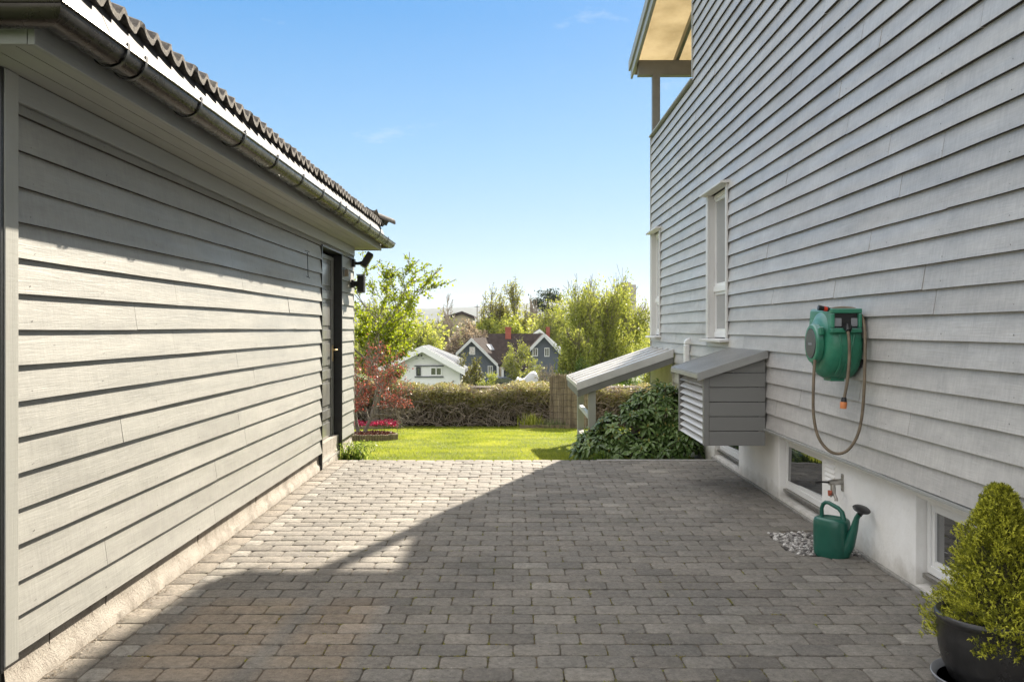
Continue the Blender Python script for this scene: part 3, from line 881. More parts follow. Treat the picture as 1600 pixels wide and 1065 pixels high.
mb = MB(); mb.box(WX - .045, WX + .13, 10.046, HY1 + .05, 4.192, 4.215); mb.build('parapet_cap', 'trim_y', house, bevel=.004)
mb = MB(); mb.box(WX - .04, WX + .02, -2.5, HY1 - .02, BZ - .018, BZ - .004); mb.build('drip_strip', 'trim_y', house)
# plaster basement with window recesses
BW = [(8.30, 9.30, .10, .46), (6.07, 7.05, .095, .50), (4.06, 4.66, .085, .485)]
mb = MB()
def pl(y0, y1, z0, z1, x0=PX): mb.box(x0, PX + .5, y0, y1, z0, z1)
edges = [-2.5]
yprev = -2.5
TOPZ = BZ + .02
for (a, b, z0, z1) in sorted(BW):
    pl(yprev, a, -.4, TOPZ); yprev = b
pl(yprev, 11.2, -.4, TOPZ)
for (a, b, z0, z1) in BW:
    pl(a, b, z1, TOPZ)
    pl(a, b, -.4, z0 - .07)
    mb.hexa([(PX, a, z0 - .07), (PX + .5, a, z0 - .07), (PX + .5, b, z0 - .07), (PX, b, z0 - .07),
             (PX + .002, a, z0 - .062), (PX + .5, a, z0 + .0), (PX + .5, b, z0 + .0), (PX + .002, b, z0 - .062)])
fnd = mb.build('basement_wall', 'plaster', house, bevel=.012)
mb = MB(); mb.box(PX - .0, PX + .5, 11.2, HY1 - .02, -1.6, BZ + .02); mb.build('basement_wall', 'basement_yellow', house)
mb = MB(); mb.box(WX - .026, WX - .006, 11.25, HY1 - .02, .42, .98); mb.build('basement_wall', 'basement_yellow', house)
mb = MB(); mb.box(PX - .018, PX + .02, -2.5, 9.4, -.05, .012); mb.build('base_strip', 'kerb', house, bevel=.004)


def window_set(parent, a, b, z0, z1, X, transom=None, fr=.045, depth=.05, glassm='glass', pane_turn=0.0):
    """frame in the plane X, facing -x"""
    mb = MB()
    mb.box(X, X + depth, a, a + fr, z0, z1); mb.box(X, X + depth, b - fr, b, z0, z1)
    mb.box(X + .001, X + depth, a + fr, b - fr, z0, z0 + fr * 1.25); mb.box(X + .001, X + depth, a + fr, b - fr, z1 - fr, z1)
    if transom: mb.box(X - .006, X + depth, a + fr, b - fr, transom - .03, transom + .03)
    w = mb.build('window', 'white_pvc', parent, bevel=.004)
    parts = [(z0 + fr * 1.25, z1 - fr)] if not transom else [(z0 + fr * 1.25, transom - .03), (transom + .03, z1 - fr)]
    for (p, q_) in parts:     # sash
        mb = MB(); s_ = .03
        mb.box(X + .010, X + depth - .008, a + fr, a + fr + s_, p, q_); mb.box(X + .010, X + depth - .008, b - fr - s_, b - fr, p, q_)
        mb.box(X + .011, X + depth - .008, a + fr + s_, b - fr - s_, p, p + s_); mb.box(X + .011, X + depth - .008, a + fr + s_, b - fr - s_, q_ - s_, q_)
        mb.build('sash', 'white_pvc', w, bevel=.003)
        mb = MB(); ga, gb, gp, gq = a + fr + s_ - .004, b - fr - s_ + .004, p + s_ - .004, q_ - s_ + .004
        tl = .003 if pane_turn > .01 else 0       # pane alone turned and leaned back to steer its reflection to the lawn
        mb.hexa([(X + .027 + pane_turn - tl, ga, gp), (X + .033 + pane_turn - tl, ga, gp), (X + .033 - pane_turn - tl, gb, gp), (X + .027 - pane_turn - tl, gb, gp),
                 (X + .027 + pane_turn + tl, ga, gq), (X + .033 + pane_turn + tl, ga, gq), (X + .033 - pane_turn + tl, gb, gq), (X + .027 - pane_turn + tl, gb, gq)]); mb.build('pane', glassm, w)
    return w
for (a, b, z0, z1) in BW:
    w = window_set(house, a + .008, b - .008, z0 + .004, z1 - .004, PX + .055, None, .035, .05, 'glass', .026 if a > 5 else .004)
    mb = MB(); mb.box(PX + .030, PX + .062, a + .01, b - .01, z0 - .022, z0 + .002); mb.build('sill', 'steel', w, bevel=.002)
for (a, b, z0, z1) in (W1, W2):
    w = window_set(house, a + .03, b - .03, z0 + .02, z1 - .011, WX + .030, 1.775, .045, .05, 'pale_glass')
    for (ca, cb, ia, ib) in ((a + .002, a + .055, a + .036, a + .056), (b - .095, b - .002, b - .094, b - .074)):
        mb = MB(); mb.box(WX - .036, WX - .018, ca, cb, z0 + .012, z1 - .012); mb.box(WX - .0175, WX + .040, ia, ib, z0 + .012, z1 - .012); mb.build('casing', 'casing', w, bevel=.002)
    mb = MB()
    mb.hexa([(WX - .100, a - .03, z1 - .012), (WX + .005, a - .03, z1 - .012), (WX + .005, b + .03, z1 - .012), (WX - .100, b + .03, z1 - .012),
             (WX - .100, a - .03, z1 + .008), (WX + .005, a - .03, z1 + .028), (WX + .005, b + .03, z1 + .028), (WX - .100, b + .03, z1 + .008)])
    mb.build('hood', 'casing', w, bevel=.003)
    mb = MB()
    mb.hexa([(WX - .105, a - .03, z0 - .022), (WX + .04, a - .03, z0 - .012), (WX + .04, b + .03, z0 - .012), (WX - .105, b + .03, z0 - .022),
             (WX - .105, a - .03, z0 + .000), (WX + .04, a - .03, z0 + .011), (WX + .04, b + .03, z0 + .011), (WX - .105, b + .03, z0 + .000)])
    mb.build('sill', 'casing', w, bevel=.003)
# vent slots in the plaster
mb = MB()
for i in range(5):
    z = .485 - i * .031
    mb.hexa([(PX - .013, 5.82, z - .010), (PX + .005, 5.82, z - .012), (PX + .005, 6.0, z - .012), (PX - .013, 6.0, z - .010),
             (PX - .001, 5.82, z + .006), (PX + .005, 5.82, z + .006), (PX + .005, 6.0, z + .006), (PX - .001, 6.0, z + .006)])
mb.build('wall_vent', 'plaster', house, bevel=.003)

# balcony and roof over it
mb = MB(); mb.box(WX - .01, WX + .10, HY1 - .11, HY1 - .0, 4.2155, 5.079); mb.build('balcony_post', 'beam', house, bevel=.004)
mb = MB(); mb.box(1.852, 6, HY1 - .10, HY1 + .03, 5.08, 5.30); mb.build('balcony_beam', 'beam', house, bevel=.004)
EX = 1.79; RP = .185
def rzy(y): return 5.345 + (13.30 - y) * RP
def slab(mb, x0, x1, y0, y1, a, b):
    """board that follows the slope of the balcony roof, a..b above its underside"""
    mb.hexa([(x0, y0, rzy(y0) + a), (x1, y0, rzy(y0) + a), (x1, y1, rzy(y1) + a), (x0, y1, rzy(y1) + a),
             (x0, y0, rzy(y0) + b), (x1, y0, rzy(y0) + b), (x1, y1, rzy(y1) + b), (x0, y1, rzy(y1) + b)])
mb = MB(); slab(mb, EX + .062, 6, 10.0, 13.30, .0, .012); mb.build('roof', 'roof_panel', house)
mb = MB(); mb.box(EX - .03, 6, -2.5, 9.98, 6.30, 6.45); mb.build('roof', 'sheet_grey', house)
for x in (2.40, 3.0, 3.6):
    mb = MB(); slab(mb, x, x + .05, 10.02, 13.25, -.11, -.002); mb.build('rafter', 'beam', house, bevel=.004)
mb = MB(); slab(mb, EX, EX + .03, 10.0, 13.33, -.21, .03); mb.build('fascia', 'trim_y', house, bevel=.003)
mb = MB(); slab(mb, EX - .028, EX - .002, 10.0, 13.36, -.08, .065); mb.build('fascia', 'trim_y', house, bevel=.003)
mb = MB(); slab(mb, EX + .031, EX + .060, 10.0, 13.325, -.15, .05); mb.build('fascia', 'trim_y', house, bevel=.003)
mb = MB(); mb.box(EX + .061, 6, 13.302, 13.325, 5.19, 5.40); mb.build('barge_board', 'trim_y', house)

# white vent elbow on the wall
t = thing('vent_pipe', (WX, 10.2, 1.1), 'white vertical vent pipe on the grey boards between the two tall windows', 'pipe')
mb = MB(); mb.box(WX - .085, WX - .022, 10.16, 10.24, .85, 1.19); mb.build('duct', 'white_pvc', t, bevel=.015)
mb = MB(); mb.lathe([(.06, -.04), (.06, .04)], (WX - .028, 10.2, 1.19), 20, 'y', -math.pi / 2, math.pi / 2)
mb = MB(); mb.prism([(WX - .085, 1.188), (WX - .078, 1.225), (WX - .055, 1.25), (WX - .018, 1.262), (WX - .018, 1.188)], 'y', 10.16, 10.24)
mb.build('elbow', 'white_pvc', t, bevel=.01)

# ================================================================== heat pump cover
BX0, BX1, BY0, BY1, BB = 1.545, 2.045, 7.12, 8.20, .425
cov = thing('heat_pump_cover', (BX1, BY0, BB), 'grey louvred cover box with a ribbed lid, mounted on the house wall', 'cover')
def btop(x): return 1.165 - (BX1 - x) * .33
mb = MB(); n = 6; hh = .118
for i in range(n):
    z0 = BB + i * hh; z1 = z0 + hh - .004
    mb.val = R.random()
    if i < n - 1:
        mb.box(BX0 + .045, BX1, BY0 + .004, BY0 + .022, z0, z1)
    else:
        xa = BX1 - (1.165 - z0) / .33
        mb.prism([(xa, z0), (BX1, z0), (BX1, btop(BX1) + .012), (xa, z0 + .012)], 'y', BY0 + .004, BY0 + .022)
mb.build('side_panel', 'grey_box', cov, bevel=.004)
mb = MB(); mb.box(BX0, BX0 + .044, BY0, BY0 + .044, BB, btop(BX0) + .005); mb.build('corner_post', 'grey_box', cov, bevel=.003)
mb = MB(); mb.box(BX0, BX0 + .044, BY1 - .044, BY1, BB, btop(BX0) + .005); mb.build('corner_post', 'grey_box', cov, bevel=.003)
mb = MB(); mb.box(BX0 + .045, BX1, BY1 - .022, BY1 - .004, BB, btop(BX0)); mb.build('side_panel', 'grey_box', cov)
for i in range(10):
    z = BB + .035 + i * .0585
    mb = MB()
    mb.hexa([(BX0 + .002, BY0 + .045, z - .026), (BX0 + .010, BY0 + .045, z - .030), (BX0 + .010, BY1 - .045, z - .030), (BX0 + .002, BY1 - .045, z - .026),
             (BX0 + .060, BY0 + .045, z + .022), (BX0 + .068, BY0 + .045, z + .018), (BX0 + .068, BY1 - .045, z + .018), (BX0 + .060, BY1 - .045, z + .022)])
    mb.build('louvre', 'casing', cov, bevel=.002)
mb = MB(); mb.box(BX0 + .10, BX1 - .03, BY0 + .1, BY1 - .1, BB + .08, btop(BX0) - .08); mb.build('heat_pump', 'black_plastic', cov)
mb = MB()   # ribbed lid
nr = 22
for i in range(nr):
    y0 = BY0 - .045 + i * (BY1 - BY0 + .09) / nr; w = (BY1 - BY0 + .09) / nr
    for (a, b, h) in ((y0, y0 + w * .55, .012), (y0 + w * .55, y0 + w, .004)):
        mb.hexa([(BX0 - .055, a, btop(BX0 - .055) + .014), (BX1 + .005, a, btop(BX1) + .014), (BX1 + .005, b, btop(BX1) + .014), (BX0 - .055, b, btop(BX0 - .055) + .014),
                 (BX0 - .055, a, btop(BX0 - .055) + .018 + h), (BX1 + .005, a, btop(BX1) + .018 + h), (BX1 + .005, b, btop(BX1) + .018 + h), (BX0 - .055, b, btop(BX0 - .055) + .018 + h)])
mb.build('lid', 'sheet_grey', cov)
mb = MB()
for (a, b) in ((BY0 - .055, BY0 - .045), (BY1 + .045, BY1 + .055)):
    mb.hexa([(BX0 - .06, a, btop(BX0 - .06) - .030), (BX1 + .006, a, btop(BX1) - .03), (BX1 + .006, b, btop(BX1) - .03), (BX0 - .06, b, btop(BX0 - .06) - .03),
             (BX0 - .06, a, btop(BX0 - .06) + .034), (BX1 + .006, a, btop(BX1) + .034), (BX1 + .006, b, btop(BX1) + .034), (BX0 - .06, b, btop(BX0 - .06) + .034)])
mb.box(BX0 - .063, BX0 - .056, BY0 - .045, BY1 + .045, btop(BX0 - .06) - .012, btop(BX0 - .06) + .022)
mb.build('lid_edge', 'sheet_grey', cov, bevel=.001)

# ================================================================== stair shelter
sh = thing('stair_shelter', (1.0, 12.2, 0), 'small lean-to shelter with ribbed pale sheet roof on grey posts at the far house corner', 'shelter')
SA, SB = 11.16, 13.22; x0, x1 = .83, 2.04
def sz(x): return .64 + (x - x0) / (x1 - x0) * .42
mb = MB()
nr = 5
for i in range(nr):
    w = (SB - SA) / nr; y0 = SA + i * w
    for (a, b, h) in ((y0, y0 + w * .25, .050), (y0 + w * .25, y0 + w, .006)):
        mb.hexa([(x0, a, sz(x0)), (x1, a, sz(x1)), (x1, b, sz(x1)), (x0, b, sz(x0)),
                 (x0, a, sz(x0) + h), (x1, a, sz(x1) + h), (x1, b, sz(x1) + h), (x0, b, sz(x0) + h)])
mb.build('roof', 'sheet_light', sh)
mb = MB()
for (a, b) in ((SA - .012, SA - .004), (SB + .004, SB + .012)):
    mb.hexa([(x0 - .01, a, sz(x0) - .05), (x1, a, sz(x1) - .05), (x1, b, sz(x1) - .05), (x0 - .01, b, sz(x0) - .05),
             (x0 - .01, a, sz(x0) + .034), (x1, a, sz(x1) + .034), (x1, b, sz(x1) + .034), (x0 - .01, b, sz(x0) + .034)])
mb.box(x0 - .016, x0 - .011, SA - .012, SB + .012, sz(x0) - .02, sz(x0) + .03)
mb.build('flashing', 'sheet_light', sh)
mb = MB()
for (a, b) in ((SA, SA + .045), (SB - .05, SB - .005)):
    mb.hexa([(x0 + .02, a, sz(x0) - .13), (x1, a, sz(x1) - .13), (x1, b, sz(x1) - .13), (x0 + .02, b, sz(x0) - .13),
             (x0 + .02, a, sz(x0) - .002), (x1, a, sz(x1) - .002), (x1, b, sz(x1) - .002), (x0 + .02, b, sz(x0) - .002)])
mb.box(x0, x0 + .02, SA, SB - .005, sz(x0) - .13, sz(x0) - .004)
mb.build('frame', 'beam', sh, bevel=.003)
for y in (SA + .05, SB - .16):
    mb = MB(); mb.box(.97, 1.065, y, y + .095, -.6, sz(1.0) - .05); mb.build('post', 'trim_z', sh, bevel=.004)
mb = MB(); mb.box(.97, 1.05, SA + .148, SB - .165, -.4, -.12); mb.build('side_wall', 'kerb', sh)
mb = MB(); mb.box(.985, 1.04, SA + .148, SB - .165, .20, .25); mb.build('rail', 'white_pvc', sh)

# kerb under the shrub bed
kb = MB(); kb.box(.88, 2.12, 9.122, 9.20, -.12, .010); 
structure(kb.build('kerb', 'kerb', None, bevel=.008), 'low concrete kerb edging the shrub bed')

# ================================================================== paving
PXL, PXR, PY0, PY1 = GX + .02, PX - .004, -1.0, 9.12
GR_BED = (1.70, 2.13, 5.33, 5.93)
mb = MB()
def paver(cx, cy, lx, ly, v, w, skip=False):
    """rounded, cushioned block"""
    mb.val = v; mb.wv = w
    hx, hy = lx / 2 - .0018, ly / 2 - .0018
    rc = min(.024, hx * .45, hy * .45) * R.uniform(.7, 1.15)
    rot = R.uniform(-.006, .006); dz = R.uniform(-.003, .0015); tx, ty = R.uniform(-.010, .010), R.uniform(-.010, .010)
    drop = 0
    rings = []
    for (inset, z) in ((0, -.030), (.0005, -.0065), (.002, -.0022), (.007, 0.0)):
        pts = []
        r2 = max(.002, rc - inset)
        for (sx, sy, a0) in ((1, 1, 0), (-1, 1, 90), (-1, -1, 180), (1, -1, 270)):
            for t in (0, 45, 90):
                a = math.radians(a0 + t)
                px = sx * (hx - inset - r2) + r2 * math.cos(a); py = sy * (hy - inset - r2) + r2 * math.sin(a)
                if t == 45: px *= 1 + R.uniform(-.004, .004)
                zz = z + dz + px * tx + py * ty
                pts.append((cx + px - py * rot, cy + py + px * rot, zz))
        rings.append(pts)
    o = len(mb.v)
    for p in rings: mb.v.extend(p)
    for i in range(3):
        for k in range(12):
            mb.face([o + i * 12 + k, o + i * 12 + (k + 1) % 12, o + (i + 1) * 12 + (k + 1) % 12, o + (i + 1) * 12 + k])
    mb.face([o + 36 + k for k in range(12)])
def inbed(cx, cy): return cx > 1.72 and GR_BED[2] < cy < GR_BED[3]
def warmth(x, y):
    d = ((x + 1.15) / .75) ** 2 + ((y - 4.05) / .9) ** 2
    return R.uniform(0, .06) + .06 * math.exp(-d)  # random tone plus a faint painted pool of amber roof light
pit = .1345; bl = .2005
# border stones along the garage foundation
y = PY0
while y < PY1:
    L = .213
    if y > 2.5: paver(PXL + .075, y + L / 2, .148, L, R.uniform(.3, .75), warmth(PXL, y) * .7 + .15)
    y += L
xs0 = PXL + .15
row = 0
y = PY0
while y < PY1 - .02:
    yc = y + pit / 2
    x = xs0
    if row % 2:
        paver(x + .052, yc, .104, pit, R.uniform(.75, 1.0), 0.0); x += .105
    while x < PXR - .03:
        L = bl + R.uniform(-.001, .001)
        cut = PXR - x
        if cut < L + .04: L = min(cut, L if cut > L else cut)
        if L < .03: break
        xx = x + L / 2
        v = min(1, max(0, R.gauss(.42, .13)))
        if R.random() < .03: v = R.uniform(.7, .9)
        if yc > 2.2 or abs(xx) < 2.2:
            if not inbed(xx, yc): paver(xx, yc, L, pit - .0005, v, warmth(xx, yc))
        x += L
    y += pit; row += 1
pav = mb.build('paving', 'paver', None, smooth=True, angle=28, fix=False)
structure(pav, 'yard of weathered grey concrete paving stones with rounded edges')
mb = MB()
nx, ny = 40, 90
o = 0
for j in range(ny + 1):
    for i in range(nx + 1):
        X_ = -2.0 + (PX + 2.02) * i / nx; Y_ = PY0 + (PY1 + .02 - PY0) * j / ny
        z = -.0095 + .004 * mnoise.noise(Vector((X_ * 5, Y_ * 5, 0)))
        if inbed(X_, Y_): z = -.032
        mb.v.append((X_, Y_, z))
for j in range(ny):
    for i in range(nx):
        a = j * (nx + 1) + i; mb.face([a, a + 1, a + nx + 2, a + nx + 1])
structure(mb.build('joint_sand', 'joint', None, fix=False), 'sandy joints between the paving stones')
# moss tufts in joints
V = []; vals = []
for _ in range(420):
    ra = R.random()
    gx = R.gauss(.05, .9); gy = abs(R.gauss(0, 2.0)) + 3.0
    if gy > 8.5 or gx < -1.6 or gx > 1.7: continue
    row = int((gy - PY0) / pit); gy2 = PY0 + row * pit
    off = (row % 2) * .105
    if R.random() < .5:
        col = round((gx - xs0 - off) / bl); px = xs0 + off + col * bl; py = gy2 + R.uniform(.0, pit)
        L = R.uniform(.01, .05); sx, sy = .003, L
    else:
        px = gx; py = gy2; L = R.uniform(.01, .06); sx, sy = L, .003
        if abs(((px - xs0 - off) / bl) % 1 - .5) < .2: pass
    for _k in range(int(12 + L * 260)):
        cx = px + R.uniform(-sx, sx) + R.gauss(0, .003); cy = py + R.uniform(-sy, sy) + R.gauss(0, .003); cz = -.009 + R.uniform(0, .006)
        s_ = R.uniform(.003, .0065); a = R.uniform(0, 6.28)
        V += [(cx + s_ * math.cos(a), cy + s_ * math.sin(a), cz - .002), (cx + s_ * math.cos(a + 2.1), cy + s_ * math.sin(a + 2.1), cz + .001), (cx + s_ * math.cos(a + 4.2), cy + s_ * math.sin(a + 4.2), cz + .003)]
        vals.append(R.random())
M['lf_moss'] = leafmat('moss', [(0, (.07, .08, .012)), (.5, (.17, .13, .025)), (1, (.24, .26, .03))], .1)
mo = quads('moss', V, 3, 'lf_moss', None, vals); tag(mo, 'green and rusty moss growing in the joints of the paving', 'moss', None, 'stuff')
# grit and leaves along the garage foundation
V = []; vals = []
for _ in range(900):
    y = R.uniform(3.2, 9.0); x = GX + .03 + abs(R.gauss(0, .03)); s_ = R.uniform(.002, .008); a = R.uniform(0, 6.28); z = R.uniform(.001, .008)
    V += [(x + s_ * math.cos(a), y + s_ * math.sin(a), z), (x + s_ * math.cos(a + 2.1), y + s_ * math.sin(a + 2.1), z + .002), (x + s_ * math.cos(a + 4.2), y + s_ * math.sin(a + 4.2), z)]; vals.append(R.random())
M['grit'] = leafmat('grit', [(0, (.05, .035, .02)), (.7, (.18, .13, .08)), (1, (.4, .36, .3))], .05)
tag(quads('debris', V, 3, 'grit', None, vals), 'grit and dry bits lying along the garage foundation', 'debris', None, 'stuff')

# gravel patch
mb = MB()
ico = bmesh.new(); bmesh.ops.create_icosphere(ico, subdivisions=1, radius=1); iv = [v.co.copy() for v in ico.verts]; ifc = [[v.index for v in f.verts] for f in ico.faces]; ico.free()
for _ in range(1250):
    x = R.uniform(GR_BED[0] + .012, PX - .012); y = R.uniform(GR_BED[2] + .01, GR_BED[3] - .0)
    r_ = R.uniform(.007, .017); mb.val = R.random()
    q1 = Matrix.Rotation(R.uniform(0, 6), 3, 'X') @ Matrix.Rotation(R.uniform(0, 6), 3, 'Z')
    sc_ = Vector((R.uniform(.8, 1.3), R.uniform(.7, 1.1), R.uniform(.5, .8)))
    z = -.010 + R.uniform(0, .012)
    mb.add([Vector((x, y, z)) + q1 @ Vector((v.x * sc_.x * r_ * R.uniform(.85, 1.15), v.y * sc_.y * r_, v.z * sc_.z * r_)) for v in iv], ifc)
t = NT('gravel_stone'); M['gravel'] = t.fin(t.ramp(t.attr(), [(0, (.06, .055, .055)), (.35, (.16, .15, .14)), (.7, (.34, .32, .30)), (1, (.62, .60, .58))]), .7, t.bump(t.noise(120, 4, .6), .002))
tag(mb.build('gravel', 'gravel', None, fix=False), 'patch of pale pebbles under the outdoor tap', 'gravel', None, 'stuff')

# ================================================================== tap, watering can
t = thing('outdoor_tap', (PX, 5.69, .37), 'weathered metal outdoor tap with a red lever on the plaster above the green watering can', 'tap')
mb = MB(); mb.box(PX - .008, PX + .001, 5.67, 5.70, .325, .435)
for z in (.338, .42): mb.tube([(PX - .012, 5.685, z), (PX - .004, 5.685, z)], .007, 8)
mb.build('wall_plate', 'steel', t, bevel=.002)
mb = MB()
mb.tube([(PX - .006, 5.685, .385), (PX - .075, 5.675, .382), (PX - .095, 5.67, .381)], [.019, .019, .015], 12)
mb.tube([(PX - .07, 5.675, .385), (PX - .068, 5.672, .34), (PX - .066, 5.668, .305)], [.014, .017, .014], 12)
mb.tube([(PX - .066, 5.668, .318), (PX - .060, 5.64, .285), (PX - .060, 5.638, .270)], [.010, .010, .012], 10)
mb.tube([(PX - .068, 5.672, .318), (PX - .090, 5.67, .295)], [.011, .012], 10)
mb.build('tap_body', 'steel', t, smooth=True)
mb = MB(); mb.tube([(PX - .095, 5.67, .383), (PX - .14, 5.66, .388), (PX - .185, 5.655, .382)], [.007, .006, .009], 8); mb.build('spindle', 'black_plastic', t, smooth=True)
mb = MB(); mb.tube([(PX - .098, 5.665, .318), (PX - .082, 5.655, .318)], [.017, .014], 10); mb.tube([(PX - .10, 5.66, .335), (PX - .10, 5.655, .300)], [.007, .007], 8)
mb.build('lever', simple('rusty_red', (.36, .09, .045), .6, 0, .3, 60), t, smooth=True)

CC = Vector((1.935, 5.345, -.012)); U = Vector((.62, -.78, 0)).normalized(); VV = Vector((.78, .62, 0)).normalized()
can = thing('watering_can', CC, 'green plastic watering can with a black rose standing on the pebbles under the tap', 'watering can')
def W(u, v, z): return CC + U * u + VV * v + Vector((0, 0, z))
mb = MB(); K = 36
ring = []
for (z, k) in ((0.0, .86), (.006, .93), (.02, .97), (.06, .99), (.12, 1.0), (.19, 1.0), (.218, .985), (.232, .94), (.240, .84), (.243, .60), (.236, .56), (.236, .0)):
    o = len(mb.v)
    for i in range(K):
        a = 2 * math.pi * i / K; ca, sa = math.cos(a), math.sin(a)
        e = 2 / 2.7
        u = .106 * k * math.copysign(abs(ca) ** e, ca); v = .082 * k * math.copysign(abs(sa) ** e, sa)
        if z > .2: u = u - .0 * (z - .2)
        mb.v.append(tuple(W(u, v, z)))
    ring.append(o)
for a, b in zip(ring[:-1], ring[1:]):
    for i in range(K): mb.face([a + i, a + (i + 1) % K, b + (i + 1) % K, b + i])
mb.face([ring[0] + i for i in range(K)][::-1])
mb.build('body', 'can_green', can, smooth=True)
mb = MB()
mb.tube([W(-.066, 0, .225), W(-.068, 0, .285), W(-.058, 0, .312), W(-.040, 0, .326), W(-.02, 0, .326), W(.045, 0, .302), W(.068, 0, .282), W(.078, 0, .24), W(.082, 0, .18), W(.085, 0, .10)],
        [.013, .012, .012, .012, .012, .013, .015, .018, .020, .018], 10)
mb.build('handle', 'can_green', can, smooth=True)
mb = MB()
mb.tube([W(.075, .0, .035), W(.112, .004, .10), W(.140, .008, .19), W(.158, .010, .262), W(.172, .010, .285)], [.040, .034, .024, .016, .015], 14)
mb.build('spout', 'can_green', can, smooth=True)
rc_ = W(.188, .010, .318); 
mb = MB(); n_ = Vector((.12, -.35, .93)).normalized(); o1 = n_.orthogonal().normalized(); o2 = n_.cross(o1)
prof_ = [(.012, -.045), (.017, -.028), (.030, -.012), (.050, -.004), (.052, .0), (.048, .004), (.02, .009), (0.0, .010)]
o = 0
for r_, h in prof_:
    for k in range(28):
        a = 2 * math.pi * k / 28; mb.v.append(tuple(rc_ + o1 * math.cos(a) * r_ + o2 * math.sin(a) * r_ + n_ * h))
for i in range(len(prof_) - 1):
    for k in range(28): mb.face([i * 28 + k, i * 28 + (k + 1) % 28, (i + 1) * 28 + (k + 1) % 28, (i + 1) * 28 + k])
mb.build('rose', 'black_plastic', can, smooth=True)

# ================================================================== hose reel
RY, RZ, RR_ = 5.325, 1.275, .208
reel = thing('hose_reel', (WX, RY, RZ), 'bleached green wall mounted hose reel with a looped brown hose on the grey house boards', 'hose reel')
mb = MB()
mb.lathe([(.12, 2.045), (RR_ - .02, 2.040), (RR_ - .004, 2.025), (RR_, 2.0), (RR_ + .001, 1.93), (RR_ - .003, 1.885), (RR_ - .018, 1.858), (RR_ - .034, 1.852), (RR_ - .040, 1.846), (RR_ - .060, 1.838), (.125, 1.832), (.118, 1.826), (.06, 1.824), (0, 1.824)], (0, RY, RZ), 56, 'x')
mb.build('drum', 'reel_green', reel, smooth=True, angle=50)
mb = MB()   # upper housing with the slot
def rbox(mb, x0, x1, y0, y1, z0, z1, dx=0, dz=0): mb.hexa([(x0, y0, z0), (x1, y0, z0), (x1, y1, z0), (x0, y1, z0), (x0 + dx, y0, z1 - dz), (x1, y0, z1 - dz), (x1, y1, z1), (x0 + dx, y1, z1)])
ya, yb = RY - .225, RY + .20
rbox(mb, 1.850, 2.020, ya + .03, yb, 1.33, 1.492, .012, .01)
mb.build('housing', 'reel_green', reel, smooth=True, bevel=.016)
mb = MB()
mb.box(1.845, 2.024, ya, ya + .034, 1.458, 1.486); mb.box(1.845, 2.024, ya, ya + .034, 1.345, 1.372)
mb.box(1.845, 1.866, ya + .001, ya + .034, 1.3725, 1.4575); mb.box(2.003, 2.024, ya + .001, ya + .034, 1.3725, 1.4575)
mb.build('slot_frame', 'reel_green', reel, bevel=.006)
mb = MB(); mb.box(1.8665, 2.0025, ya + .024, ya + .0295, 1.373, 1.457); mb.build('slot', 'black_plastic', reel)
for (ra, rb) in ((1.8665, 1.91), (1.965, 2.0025)):
    mb = MB(); mb.box(ra, rb, ya + .015, ya + .023, 1.382, 1.43); mb.build('roller', 'saucer', reel, bevel=.003)
mb = MB(); rr_pts = []
for a in range(-80, 81, 8):   # rim rib around the drum and middle ribs
    pass
mb.lathe([(RR_ - .002, 1.952), (RR_ + .007, 1.949), (RR_ + .007, 1.941), (RR_ - .002, 1.938)], (0, RY, RZ), 40, 'x', math.radians(-150), math.radians(-15))
mb.tube([(1.90, RY - RR_ * .985, 1.335), (1.905, RY - RR_ * 1.01, 1.29), (1.912, RY - RR_ * .99, 1.24), (1.91, RY - RR_ * .85, 1.15), (1.905, RY - RR_ * .6, 1.10)], .006, 6)
mb.tube([(1.985, RY - RR_ * .985, 1.335), (1.975, RY - RR_ * 1.01, 1.29), (1.965, RY - RR_ * .99, 1.24), (1.968, RY - RR_ * .85, 1.15), (1.975, RY - RR_ * .6, 1.10)], .006, 6)
mb.box(1.90, 1.98, RY - .06, RY + .06, 1.056, 1.075)
mb.build('rib', 'reel_green', reel, smooth=True)
mb = MB(); mb.lathe([(.116, 1.828), (.118, 1.800), (.111, 1.792), (.092, 1.790), (.090, 1.794), (0, 1.794)], (0, RY - .03, RZ + .005), 40, 'x'); mb.build('hub', 'reel_green', reel, smooth=True)
mb = MB(); mb.lathe([(.088, 1.7935), (.086, 1.787), (0, 1.786)], (0, RY - .03, RZ + .005), 36, 'x'); mb.build('hub_disc', simple('dark_label', (.055, .06, .07), .35), reel, smooth=True)
mb = MB()
for i, h in enumerate((.010, .014, .009, .012, .010, .013)):
    y = RY - .062 + i * .011; mb.box(1.7845, 1.7862, y, y + .007, RZ - .004, RZ + h - .002)
mb.build('label_mark', 'saucer', reel)
mb = MB(); mb.box(1.80, 1.83, RY - .155, RY - .115, RZ + .055, RZ + .105); mb.build('latch', 'reel_green', reel, bevel=.008)
mb = MB(); mb.box(2.03, WX - .006, RY - .14, RY + .14, 1.14, 1.44); mb.build('bracket', 'black_plastic', reel, bevel=.004)
def smoothpath(pts, n=6):
    pts = [Vector(p) for p in pts]; out = []
    for i in range(len(pts) - 1):
        p0 = pts[max(i - 1, 0)]; p1 = pts[i]; p2 = pts[i + 1]; p3 = pts[min(i + 2, len(pts) - 1)]
        for k in range(n):
            t = k / n
            out.append(.5 * ((2 * p1) + (-p0 + p2) * t + (2 * p0 - 5 * p1 + 4 * p2 - p3) * t * t + (-p0 + 3 * p1 - 3 * p2 + p3) * t ** 3))
    out.append(pts[-1]); return out
mb = MB()
